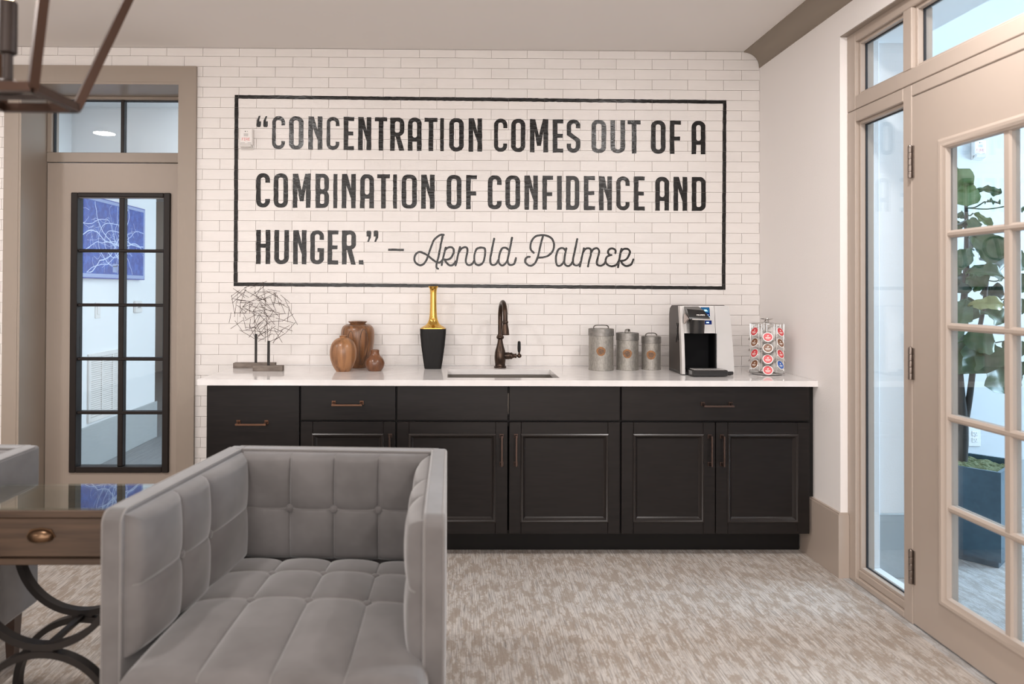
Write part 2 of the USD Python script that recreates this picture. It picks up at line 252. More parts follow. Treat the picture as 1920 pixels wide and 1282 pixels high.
pbr('grain_dark', (.055, .032, .022), .4, c2=(.13, .075, .045), scale=(60, 60, 4))
pbr('grey_wood', (.12, .095, .08), .7, c2=(.20, .165, .14), scale=(14, 60, 60), bump=.0006)
pbr('rod_metal', (.085, .062, .055), .45, metal=.6)
pbr('velvet', (.104, .096, .094), .78, sheen=.52, c2=(.135, .126, .124), scale=(7, 7, 9), detail=3, lo=.35, hi=.65, bump=.0003, bscale=(240, 240, 240), spec=.25)
pbr('velvet_welt', (.165, .155, .15), .7, sheen=.6, spec=.25)
pbr('leg_wood', (.05, .028, .02), .4)
pbr('table_wood', (.088, .054, .034), .5, c2=(.034, .021, .014), scale=(3, 30, 60), detail=7, lo=.3, hi=.75, bump=.0005, spec=.4)
pbr('iron', (.016, .013, .012), .42, metal=.4)
pbr('antique_brass', (.14, .085, .05), .32, metal=.95)
pbr('lantern_bronze', (.060, .033, .023), .40, metal=.75)
pbr('lantern_dark', (.035, .024, .02), .45, metal=.5)
pbr('machine_silver', (.62, .60, .585), .33, metal=.35)
pbr('machine_grey', (.060, .050, .045), .45)
pbr('machine_black', (.012, .011, .011), .3, coat=.3, coatr=.1)
pbr('machine_cavity', (.005, .005, .006), .6, spec=.12)
pbr('lever_pinkish', (.52, .45, .42), .4, metal=.3)
pbr('pod_cup', (.78, .76, .74), .35)
pbr('pod_red', (.62, .055, .065), .4)
pbr('pod_brown', (.20, .085, .04), .4)
pbr('pod_blue', (.03, .12, .45), .4)
pbr('print_white', (.85, .82, .78), .5)
pbr('device_white', (.80, .77, .745), .4)
pbr('device_grey', (.42, .40, .385), .5)
pbr('red_print', (.66, .16, .15), .5)
pbr('lens_clear', (.70, .68, .66), .12, spec=.8)
pbr('print_dark', (.12, .11, .11), .5)
pbr('hinge_metal', (.26, .22, .195), .28, metal=.95)
pbr('base_cool', (.42, .45, .46), .45)
pbr('taupe_far', (.42, .35, .285), .7)
pbr('wainscot_far', (.16, .14, .125), .6)
pbr('planter', (.026, .070, .105), .42, c2=(.036, .09, .13), scale=(30, 30, 30), spec=.6, coat=.35, coatr=.2)
pbr('soil_moss', (.10, .13, .05), .9, c2=(.20, .20, .10), scale=(60, 60, 60), detail=5, bump=.02, bscale=(60, 60, 60))
pbr('trunk', (.035, .032, .03), .8, c2=(.065, .058, .05), scale=(30, 30, 6), bump=.003)
pbr('map_blue', (.008, .055, .31), .6, c2=(.03, .115, .46), scale=(26, 26, 26), detail=7, lo=.42, hi=.6)
pbr('map_edge', (.05, .08, .36), .6)
pbr('map_road', (.60, .72, .95), .6)
pbr('map_margin', (.30, .38, .62), .6)
pbr('floor_far', (.27, .28, .29), .5, c2=(.22, .225, .23), scale=(60, 4, 1), detail=4)
for nm, c1, c2, tl in (('leaf_green', (.022, .058, .016), (.042, .092, .028), .25), ('leaf_pale', (.075, .14, .04), (.12, .19, .07), .35), ('leaf_yellow', (.24, .25, .085), (.30, .30, .12), .35), ('leaf_dark', (.018, .035, .020), (.034, .058, .034), .2)):
    material(nm,
             {'g': ('geometry', {}), 'm': ('mapping', dict(scale=(14, 14, 14))), 'n': ('noise_texture', dict(scale=1.0, detail=3)), 'r': ('rgb_ramp', dict(ramp=[(.35, c1), (.65, c2)])),
              'p': ('principled_bsdf', dict(roughness=.36, specular_ior_level=.5))},
             [('g.position', 'm.vector'), ('m.vector', 'n.vector'), ('n.fac', 'r.fac'), ('r.color', 'p.base_color')])
# window glass: clear, mirror-like at grazing angles
def pane_mat(name, tint, boost=1.0):
    material(name, {'lw': ('layer_weight', dict(blend=.5)), 'pw': ('math', dict(math_type='power', value2=5.0)), 'ma': ('math', dict(math_type='multiply_add', value2=.95 * boost, value3=.045 * boost)),
                    't': ('transparent_bsdf', dict(color=tint)), 'gl': ('glossy_bsdf', dict(color=(1, 1, 1), roughness=0.0)), 'x': ('mix_closure', {})},
             [('lw.facing', 'pw.value1'), ('pw.value', 'ma.value1'), ('ma.value', 'x.fac'), ('t.BSDF', 'x.closure1'), ('gl.BSDF', 'x.closure2')], 'x.closure')
pane_mat('pane_glass', (.96, .975, .98))
pane_mat('table_glass', (.90, .94, .91), 1.25)
def emit(name, c, s, base=None):
    material(name, {'e': ('emission', dict(color=c, strength=s))}, [], 'e.emission')
emit('screen_blue', (.015, .075, .16), 1.0)
emit('screen_dark', (.01, .02, .10), .8)
emit('screen_white', (.45, .72, .95), 1.2)
emit('bulb_glow', (1.0, .72, .42), 9.0)
# carpet: streaks that run away from the camera, broken by ragged tan patches
def carpet(name, light_c, grey_c, tan_c, dark_c):
    material(name, {'g': ('geometry', {}),
        'ms': ('mapping', dict(scale=(210, 8, 1))), 'ns': ('noise_texture', dict(scale=1.0, detail=3, roughness=.6)),
        'mp': ('mapping', dict(scale=(25, 10.0, 1))), 'np': ('noise_texture', dict(scale=1.0, detail=6, roughness=.78, distortion=.25)),
        'mf': ('mapping', dict(scale=(420, 260, 1))), 'nf': ('noise_texture', dict(scale=1.0, detail=2)),
        'rs': ('rgb_ramp', dict(ramp=[(0, dark_c), (.30, dark_c), (.43, grey_c), (.57, light_c), (1, light_c)])),
        'rt': ('rgb_ramp', dict(ramp=[(0, tan_c), (.45, tan_c), (.75, tuple(.8 * a + .2 * b for a, b in zip(tan_c, light_c))), (1, light_c)])),
        'rp': ('rgb_ramp', dict(ramp=[(0, (.10, .10, .10)), (.45, (.10, .10, .10)), (.525, (1, 1, 1)), (1, (1, 1, 1))])),
        'x': ('mix', dict(mix_type='mix')), 'rf': ('rgb_ramp', dict(ramp=[(0, (.72, .72, .72)), (.5, (1, 1, 1)), (1, (1, 1, 1))])), 'y': ('mix', dict(mix_type='multiply', fac=.8)),
        'b': ('bump', dict(strength=1.0, distance=.004)), 'p': ('principled_bsdf', dict(roughness=.95, specular_ior_level=.15, sheen_weight=.25))},
        [('g.position', 'ms.vector'), ('ms.vector', 'ns.vector'), ('g.position', 'mp.vector'), ('mp.vector', 'np.vector'), ('g.position', 'mf.vector'), ('mf.vector', 'nf.vector'),
         ('ns.fac', 'rs.fac'), ('ns.fac', 'rt.fac'), ('np.fac', 'rp.fac'), ('rp.color', 'x.fac'), ('rt.color', 'x.color1'), ('rs.color', 'x.color2'), ('nf.fac', 'rf.fac'), ('x.color', 'y.color1'), ('rf.color', 'y.color2'),
         ('y.color', 'p.base_color'), ('nf.fac', 'b.height'), ('b.normal', 'p.normal')])
carpet('carpet', (.60, .54, .485), (.40, .35, .31), (.325, .250, .188), (.19, .16, .132))
carpet('carpet_east', (.56, .55, .54), (.40, .39, .39), (.34, .31, .285), (.26, .25, .25))
# ------------------------------------------------------------------ the setting
H, XR, XO0, XO1, ZO = 2.66, 1.753, -2.455, -1.545, 2.457     # ceiling, right wall, left door opening
def struct(name, mesh, mat, label, cat, smooth=None): return obj(name, mesh, mat, None, smooth, label, cat, None, 'structure')
fl_ = extr(unary_union([sbox(-4.6, -7.6, XR, .02), sbox(XO0, 0, XO1, .37)]), .05); fl_.apply_translation((0, 0, -.05))
struct('floor', fl_, 'carpet', 'beige and grey streaked carpet floor of the room', 'floor')
struct('ceiling', box(-4.6, XR + .0, -7.6, .02, H, H + .05), 'ceiling_paint', 'plain pinkish white ceiling of the room', 'ceiling')
wb = thing('wall_back', 'white painted brick wall behind the counter', 'wall', kind='structure')
obj('backing', join([box(-4.6, XO0, .006, .30, 0, H), box(XO1, XR, .006, .30, 0, H), box(XO0, XO1, .006, .30, ZO, H)]), 'grout', wb, None)
obj('lintel_return', join([box(-4.6, XO0 - .0, .30, .36, 0, H), box(XO1, XR, .30, .36, 0, H), box(XO0, XO1, .30, .36, ZO, H)]), 'wall_cool', wb, None)
# bricks, each its own piece
PZ, PX = .0585, .2053
regions = [sbox(-1.46, -1.18, .01, 2.552), sbox(-1.18, XR, .857, 2.552), sbox(-3.2, -2.537, .0, 2.552), sbox(-3.2, XR, 2.552, H - .002)]
cells = []
for r in range(-15, 32):
    z0 = .857 + r * PZ
    if z0 + PZ < .01: continue
    off = -1.3296 if (r - 29) % 2 == 0 else -1.4294
    for c in range(-10, 17):
        x0 = off + c * PX
        b = sbox(x0 + .0007, z0 + .0007, x0 + PX - .0007, z0 + PZ - .0007)
        for k, (gx0, gz0, gx1, gz1) in enumerate(((-1.46, .01, -1.18, .857), (-1.46, .857, XR, 2.552), (-3.2, .0, -2.537, 2.552), (-3.2, 2.552, XR, H - .002))):
            q = b.intersection(sbox(gx0, gz0, gx1, gz1))
            if q.area > 4e-5: cells.append(q.bounds)
cells.sort(key=lambda b: (((b[2] - b[0]) * (b[3] - b[1]) < .0095), ((b[0] + b[2]) / 2 - 0) ** 2 + ((b[1] + b[3]) / 2 - 1.5) ** 2))
rest = []
for i, (x0, z0, x1, z1) in enumerate(cells):
    o = float(rng.uniform(0, .0006)); m = box(x0, x1, o, .012, z0, z1, .0008)
    if i < 300: obj('brick', m, 'brick_paint' if rng.random() < .6 else 'brick_paint_b', wb, None)
    else: rest.append(m)
obj('bricks_beyond', rest, 'brick_paint', wb, None, kind='stuff')

# other walls of the room
wl = struct('wall_left', box(-4.7, -4.6, -7.6, .3, 0, H), 'wall_paint', 'plain white wall on the left of the room', 'wall')
wr_ = struct('wall_rear', join([box(-4.6, -2.9, -7.7, -7.6, 0, H), box(1.7, XR, -7.7, -7.6, 0, H), box(-2.9, 1.7, -7.7, -7.6, 0, .6), box(-2.9, 1.7, -7.7, -7.6, 2.5, H)]), 'wall_paint', 'white wall behind the viewer with a wide window', 'wall')
YW0, YW1, ZH = -.850, -2.36, 2.443                             # glazed opening in the right wall
WT = .32
def wall_right_mesh():
    return join([box(XR, XR + WT, YW0, .36, 0, H), box(XR, XR + WT, YW1, YW0, ZH, H), box(XR, XR + WT, -7.6, YW1, 0, H)])
struct('wall_right', wall_right_mesh(), 'wall_paint', 'white plastered wall on the right with the glazed door', 'wall')
# crown moulding (a cove) and baseboards
cove = [(XR, H), (XR - .092, H), (XR - .092, H - .006)] + [(XR - .092 + .086 * math.sin(t) , H - .088 + .082 * math.cos(t)) for t in np.linspace(0, PI / 2, 14)] + [(XR - .006, H - .094), (XR, H - .094)]
g = Polygon(cove)
m = extr(g, 7.58); v = m.vertices.copy(); m.vertices = np.stack([v[:, 0], -v[:, 2] - .004, v[:, 1]], 1)
struct('trim_1', m, 'crown_paint', 'dark taupe cove moulding along the top of the right wall', 'moulding', 30)
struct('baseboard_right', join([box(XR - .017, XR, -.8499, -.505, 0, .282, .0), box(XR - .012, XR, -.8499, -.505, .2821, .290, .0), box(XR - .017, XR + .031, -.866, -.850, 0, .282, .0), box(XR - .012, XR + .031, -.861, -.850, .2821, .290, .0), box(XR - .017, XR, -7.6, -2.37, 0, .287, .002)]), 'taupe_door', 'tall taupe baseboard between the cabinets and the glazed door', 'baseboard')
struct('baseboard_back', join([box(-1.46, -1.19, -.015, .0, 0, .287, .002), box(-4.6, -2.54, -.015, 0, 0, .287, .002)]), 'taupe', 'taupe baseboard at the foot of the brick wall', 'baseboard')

# ---------------------------------------------------------------- left door, transom and casing
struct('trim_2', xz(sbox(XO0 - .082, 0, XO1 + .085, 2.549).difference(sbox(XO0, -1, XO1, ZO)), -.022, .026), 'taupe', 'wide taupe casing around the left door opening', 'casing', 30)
YD = .23
struct('trim_3', join([box(XO0 + .0002, XO0 + .014, -.0205, YD + .13, 0.001, ZO - .0142), box(XO1 - .014, XO1 - .0002, -.0205, YD + .13, .001, ZO - .0142), box(XO0 + .0002, XO1 - .0002, -.0205, YD + .13, ZO - .014, ZO - .0002)]), 'taupe', 'taupe jamb lining the recess of the left door', 'door jamb')
w1 = thing('window_1', 'transom light with one black bar above the left door', 'window', kind='structure')
xa, xb = XO0 + .014, XO1 - .014
obj('frame', join([box(xa, xb, YD, YD + .06, 2.045, 2.104, .003), box(xa, xb, YD, YD + .06, 2.424, ZO - .014, .003), box(xa, xa + .028, YD, YD + .06, 2.104, 2.424, .003), box(xb - .028, xb, YD, YD + .06, 2.104, 2.424, .003)]), 'taupe', w1, 30)
obj('glazing_bar', box(-2.006, -1.986, YD + .012, YD + .05, 2.104, 2.424, .002), 'black_frame', w1, 30)
obj('gasket', join([box(xa + .028, xb - .028, YD + .02, YD + .045, 2.418, 2.424), box(xa + .028, xa + .034, YD + .02, YD + .045, 2.104, 2.424), box(xb - .034, xb - .028, YD + .02, YD + .045, 2.104, 2.424)]), 'gasket', w1, None)
for x0, x1 in ((xa + .034, -2.006), (-1.986, xb - .034)): obj('pane', box(x0, x1, YD + .03, YD + .036, 2.104, 2.418), 'pane_glass', w1, None)
d1 = thing('door_1', 'taupe door with ten panes in a black frame', 'door', kind='structure')
gx0, gx1, gz0, gz1 = -2.289, -1.697, .190, 1.862
dx0, dx1 = xa + .004, xb - .004
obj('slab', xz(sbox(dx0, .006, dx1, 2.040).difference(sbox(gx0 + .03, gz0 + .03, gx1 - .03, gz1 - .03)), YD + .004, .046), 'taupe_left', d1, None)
fw = .040
obj('glazing_frame', join([box(gx0, gx0 + fw, YD - .012, YD + .06, gz0, gz1, .004), box(gx1 - fw, gx1, YD - .012, YD + .06, gz0, gz1, .004), box(gx0 + fw, gx1 - fw, YD - .012, YD + .06, gz0, gz0 + fw - .006, .004), box(gx0 + fw, gx1 - fw, YD - .012, YD + .06, gz1 - fw + .012, gz1, .004)]), 'black_frame', d1, 30)
bars = [.5445, .866, 1.189, 1.515]
obj('glazing_bar', box(-2.009, -1.977, YD + .004, YD + .05, gz0 + fw - .006, gz1 - fw + .012, .004), 'black_frame', d1, 30)
for z in bars: obj('glazing_bar', box(gx0 + fw, gx1 - fw, YD + .0, YD + .054, z - .009, z + .009, .004), 'black_frame', d1, 30)
zz = [gz0 + fw - .006] + bars + [gz1 - fw + .012]
for i in range(5):
    for x0, x1 in ((gx0 + fw, -2.009), (-1.977, gx1 - fw)):
        obj('pane', box(x0, x1, YD + .025, YD + .031, zz[i] + (.009 if i else 0), zz[i + 1] - (.009 if i < 4 else 0)), 'pane_glass', d1, None)

# ---------------------------------------------------------------- corridor behind the left door
LX = -2.60
struct('floor_corridor', box(LX, 1.9, .37, 7.2, -.05, 0), 'floor_far', 'grey floor of the corridor behind the left door', 'floor')
struct('ceiling_corridor', box(LX - .1, 1.9, .36, 7.2, H, H + .05), 'wall_cool', 'white ceiling of the corridor behind the left door', 'ceiling')
struct('ceiling_corridor_low', box(LX, 1.9, .36, .80, 2.52, 2.56), 'wall_cool', 'lowered ceiling just behind the left door', 'ceiling')
struct('wall_bulkhead', box(LX, 1.9, .80, .92, 2.13, H), 'wall_cool', 'white bulkhead seen through the transom above the left door', 'bulkhead')
struct('wall_corridor', box(LX - .1, LX, .36, 2.17, 0, H), 'wall_cool', 'brightly lit white corridor wall carrying the blue map', 'wall')
struct('baseboard_corridor', box(LX, LX + .017, .36, 2.185, 0, .31, .002), 'base_cool', 'tall pale baseboard below the blue map', 'baseboard')
struct('wall_far', join([box(-6.0, 1.9, 7.2, 7.3, 1.03, H)]), 'taupe_far', 'taupe wall at the far end of the corridor', 'wall')
struct('wall_far_wainscot', box(-6.0, 1.9, 7.18, 7.3, 0, 1.03), 'wainscot_far', 'dark wainscot at the far end of the corridor', 'wainscot')
struct('wall_corridor_side', box(-6.0, LX - .1, 2.17, 2.22, 0, H), 'wall_cool', 'white return wall at the corridor corner', 'wall')
struct('wall_corridor_end', box(-6.1, -6.0, 2.17, 7.3, 0, H), 'taupe_far', 'taupe wall beyond the corridor corner', 'wall')
struct('floor_corridor_side', box(-6.0, LX, 2.22, 7.2, -.05, 0), 'floor_far', 'grey floor beyond the corridor corner', 'floor')
struct('ceiling_corridor_side', box(-6.0, LX - .1, 2.22, 7.2, H, H + .05), 'wall_cool', 'ceiling beyond the corridor corner', 'ceiling')
struct('wall_corridor_right', join([box(1.9, 2.0, .36, 7.3, 0, .4), box(1.9, 2.0, .36, 7.3, 2.55, H), box(1.9, 2.0, .36, .9, .4, 2.55), box(1.9, 2.0, 4.3, 7.3, .4, 2.55)]), 'wall_cool', 'corridor wall with a wide window opening', 'wall')
# the blue map
mp = thing('map_picture', 'blue map canvas with pale roads on the white corridor wall', 'picture', (LX, 0, 0))
y0, y1, z0, z1 = .81, 1.86, 1.36, 1.945
obj('canvas', box(.002, .040, y0, y1, z0, z1, .002), 'map_edge', mp, None)
obj('print', box(.040, .0406, y0 + .02, y1 - .02, z0 + .02, z1 - .02), 'map_blue', mp, None)
mg = [sbox(y0 + .008, z0 + .008, y1 - .008, z1 - .008).difference(sbox(y0 + .03, z0 + .035, y1 - .03, z1 - .03))]
obj('margin', yz(mg[0], .0402, .0006), 'map_margin', mp, None)
lines = []
rr = np.random.default_rng(11)
hub = np.array([y0 + .52, z0 + .27])
def wander(p, ang, n, step, wob):
    pts = [p]
    for _ in range(n):
        ang += rr.normal(0, wob); p = p + step * np.array([math.cos(ang), math.sin(ang) * .8]); pts.append(p)
    return pts
for k in range(15):
    a = k * 2 * PI / 15 + rr.uniform(-.15, .15)
    lines.append(LineString(wander(hub + rr.normal(0, .05, 2), a, 26, .028, .22)).buffer(.0022 if k % 2 else .0036))
for k in range(60):
    p = hub + rr.normal(0, 1, 2) * (.26, .13)
    lines.append(LineString(wander(p, rr.uniform(0, 6.3), int(rr.integers(5, 16)), .018, .35)).buffer(.0009))
for rad in (.10, .16):
    t = np.linspace(0, 2 * PI, 40); lines.append(LineString(np.stack([hub[0] + rad * 1.5 * np.cos(t), hub[1] + rad * np.sin(t) * (1 + .1 * np.sin(3 * t))], 1)).buffer(.0026))
roads = unary_union(lines).intersection(sbox(y0 + .035, z0 + .04, y1 - .035, z1 - .035)).simplify(.0006)
obj('roads', yz(roads, .0408, .0006), 'map_road', mp, None, kind='stuff')
obj('legend', box(.0406, .0414, y0 + .50, y0 + .58, z0 + .05, z0 + .115), 'map_margin', mp, None)
ws = thing('wall_switch', 'white rocker switch on the corridor wall, left below the map', 'switch', (LX, 1.165, 1.13))
obj('plate', box(0, .007, -.036, .036, -.058, .058, .002), 'device_white', ws); obj('rocker', box(.007, .012, -.017, .017, -.033, .033, .002), 'device_white', ws)
th_ = thing('thermostat', 'small white thermostat on the corridor wall, right below the map', 'thermostat', (LX, 1.80, 1.14))
obj('body', box(0, .028, -.055, .055, -.048, .048, .006), 'device_white', th_); obj('display', box(.028, .029, -.035, .02, -.01, .03), 'device_grey', th_)
gr = thing('vent_grille', 'white louvred return air grille low on the corridor wall', 'vent', (LX, 1.03, .33))
obj('frame', join([box(0, .014, 0, .03, 0, .49, .002), box(0, .014, .52, .55, 0, .49, .002), box(0, .014, .03, .52, 0, .03, .002), box(0, .014, .03, .52, .46, .49, .002), box(0, .012, .19, .205, .03, .46), box(0, .012, .355, .37, .03, .46)]), 'device_white', gr)
obj('backing', box(0, .001, .03, .52, .03, .46), 'device_white', gr, None)
for i in range(28):
    z = .038 + i * .0152
    for a, b in ((.03, .19), (.205, .355), (.37, .52)):
        obj('slat', hull([(.002, a, z + .009), (.002, b, z + .009), (.011, a, z), (.011, b, z), (.002, a, z + .0105), (.002, b, z + .0105), (.011, a, z + .0015), (.011, b, z + .0015)]), 'device_white', gr, None)

# ---------------------------------------------------------------- glazed screen and door in the right wall
XF = XR + .032; XG = XF + .040                                   # face of the frame, face of the glass
w2 = thing('window_2', 'taupe framed sidelight and transom panes beside the right door', 'window', kind='structure')
FD = .085
def fr(y0, y1, z0, z1, x0=None, b=.003): return box(XF if x0 is None else x0, XF + FD, y0, y1, z0, z1, b)
YJ, YM0, YM1 = -.916, -1.252, -1.306
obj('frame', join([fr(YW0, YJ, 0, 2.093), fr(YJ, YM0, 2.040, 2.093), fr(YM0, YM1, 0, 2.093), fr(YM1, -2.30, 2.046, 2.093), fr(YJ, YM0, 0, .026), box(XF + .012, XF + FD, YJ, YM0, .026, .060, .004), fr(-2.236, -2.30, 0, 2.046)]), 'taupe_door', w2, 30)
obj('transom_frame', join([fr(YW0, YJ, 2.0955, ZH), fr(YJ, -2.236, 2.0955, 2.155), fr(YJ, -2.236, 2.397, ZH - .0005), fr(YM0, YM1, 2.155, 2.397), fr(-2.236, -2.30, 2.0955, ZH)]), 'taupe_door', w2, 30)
for (ya, yb, za, zb) in ((YJ, YM0, 2.155, 2.397), (YM1, -2.236, 2.155, 2.397), (YJ, YM0, .060, 2.040)):
    s = .014
    obj('glazing_stop', join([box(XF + .016, XG, ya, ya - s, za, zb, .002), box(XF + .016, XG, yb + s, yb, za, zb, .002), box(XF + .016, XG, ya - s, yb + s, za, za + s, .002), box(XF + .016, XG, ya - s, yb + s, zb - s, zb, .002)]), 'taupe_door', w2, 30)
    obj('gasket', join([box(XG - .003, XG + .006, ya - s, ya - s - .0045, za + s, zb - s), box(XG - .003, XG + .006, ya - s, yb + s, zb - s - .0045, zb - s), box(XG - .003, XG + .006, ya - s, yb + s, za + s, za + s + .003)]), 'gasket', w2, None)
    obj('pane', box(XG, XG + .006, ya - s, yb + s, za + s, zb - s), 'pane_glass', w2, None)
obj('sill', box(XF + FD, XF + FD + .05, YW0, YM1, 0, .05, .003), 'wall_cool', w2, 30)
struct('trim_4', box(XR + .001, XF - .0005, YW1 + .001, YW0 - .001, ZH - .004, ZH - .0003), 'taupe', 'taupe edge of the opening around the right glazed screen', 'casing')
struct('trim_5', join([box(XF + FD, XF + FD + .045, YW0, YW0 - .03, .05, ZH, .003), box(XF + FD, XR + WT, YW0, YW1, ZH - .03, ZH, .003)]), 'wall_cool', 'pale lining of the screen opening on the corridor side', 'casing')
d2 = thing('door_2', 'tall taupe glazed door at the right edge with hinges', 'door', kind='structure')
YA, YB = -1.3095, -2.232
qy0, qy1, qz0, qz1 = -1.492, -2.052, .168, 1.826                 # glass opening
XD0, XD1 = XF + .001, XF + .046
obj('slab', yz(sbox(YB, .008, YA, 2.042).difference(sbox(qy1, qz0, qy0, qz1)), XD0, XD1 - XD0), 'taupe_door', d2, None)
prof = [(0, -.006), (.010, -.012), (.020, -.011), (.028, -.004), (.036, -.002), (.040, .012)]       # (towards the glass, out of the face)
def ring(prof, y0, y1, z0, z1, x, m):
    """mitred moulding around an opening in the y, z plane; prof: (inwards, out of the face towards -x)"""
    v, f = [], []
    for a, o in prof: v += [(x + o, y0 - a * m, z0 + a), (x + o, y1 + a * m, z0 + a), (x + o, y1 + a * m, z1 - a), (x + o, y0 - a * m, z1 - a)]
    for i in range(len(prof) - 1):
        for k in range(4):
            q, w_ = i * 4 + k, i * 4 + (k + 1) % 4
            f += [(q, w_, w_ + 4), (q, w_ + 4, q + 4)]
    return T(v, f)
def ring_solid(prof, y0, y1, z0, z1, x, m, back):
    pr = [(prof[0][0], back)] + list(prof) + [(prof[-1][0], back), (prof[0][0], back)]
    r = ring(pr, y0, y1, z0, z1, x, m); r.fix_normals(); return r
obj('glazing_bead', ring_solid(prof, qy0 + .030, qy1 - .030, qz0 - .022, qz1 + .018, XD0, 1, .014), 'taupe_door', d2, 30)
gb = [.505, .832, 1.161, 1.495]; ym = (-1.756 - 1.7915) / 2
def rod_bar(p, q, r): return tube([p, q], r, 12)
obj('glazing_bar', join([box(XD0 + .004, XD1 - .002, ym - .0165, ym + .0165, qz0, qz1, .006)]), 'taupe_door', d2, 30)
for z in gb: obj('glazing_bar', join([box(XD0 + .0025, XD1 - .001, qy1, qy0, z - .013, z + .013, .008)]), 'taupe_door', d2, 30)
zz = [qz0] + gb + [qz1]
for i in range(5):
    for a, b in ((qy0, ym + .0165), (ym - .0165, qy1)):
        obj('pane', box(XD0 + .022, XD0 + .028, a, b, zz[i] + (.013 if i else 0), zz[i + 1] - (.013 if i < 4 else 0)), 'pane_glass', d2, None)
for z0, z1 in ((1.728, 1.852), (.946, 1.068), (.158, .287)):
    hg = []
    n = 5
    for k in range(n):
        za, zb = z0 + (z1 - z0) * k / n + .0006, z0 + (z1 - z0) * (k + 1) / n - .0006
        hg.append(move(lathe([(0, 0), (.0075, 0), (.008, .001), (.008, zb - za - .001), (.0075, zb - za), (0, zb - za)], 16), XF - .008, YA + .002, za))
    h_ = obj('hinge', join(hg + [move(dome(0, 0, 0, .007, .007, .005), XF - .008, YA + .002, z1)]), 'hinge_metal', d2, 30)
    obj('hinge_leaf', join([box(XF - .003, XF + .001, YA - .012, YA + .0, z0, z1, .0006), box(XF - .003, XF + .0005, YA + .004, YA + .010, z0, z1, .0006)]), 'hinge_metal', h_, 30)
hh = move(rot(lathe([(0, 0), (.027, 0), (.027, .006), (.012, .010), (.010, .045), (0, .046)], 24), -PI / 2, (0, 1, 0)), XD0, -2.165, 1.0)
obj('handle', join([hh, rbox(XD0 - .052, XD0 - .036, -2.175, -2.05, .991, 1.009, .006)]), 'hinge_metal', d2, 30)

# ---------------------------------------------------------------- corridor on the right
EX = 5.6
struct('floor_east', box(XR, EX, -6.0, .20, -.05, .0), 'carpet_east', 'grey carpet in the bright corridor beyond the right door', 'floor')
struct('ceiling_east', box(XR + WT - .02, EX, -6.0, .20, H, H + .05), 'wall_cool', 'white ceiling of the corridor beyond the right door', 'ceiling')
struct('wall_east_back', box(XR + WT, EX, .20, .36, 0, H), 'wall_east_paint', 'bright white corridor wall behind the potted tree', 'wall')
struct('baseboard_east', box(XR + WT, EX, .183, .20, 0, .287, .002), 'base_cool', 'tall grey baseboard behind the potted tree', 'baseboard')
struct('baseboard_east_return', join([box(XR + WT, XR + WT + .017, YW0 - .017, .183, 0, .287, .002), box(XF + FD + .046, XR + WT, YW0 - .017, YW0, 0, .287, .002)]), 'base_cool', 'tall grey baseboard seen low through the sidelight', 'baseboard')
struct('wall_east_end', box(XR + WT, EX, -6.1, -6.0, 0, H), 'wall_cool', 'white wall closing the right corridor', 'wall')
struct('wall_east_window', join([box(EX, EX + .1, -6, .36, 0, .35), box(EX, EX + .1, -6, .36, 2.55, H), box(EX, EX + .1, -6, -1.9, .35, 2.55), box(EX, EX + .1, -.0, .36, .35, 2.55)]), 'wall_cool', 'corridor wall with the daylight window', 'wall')
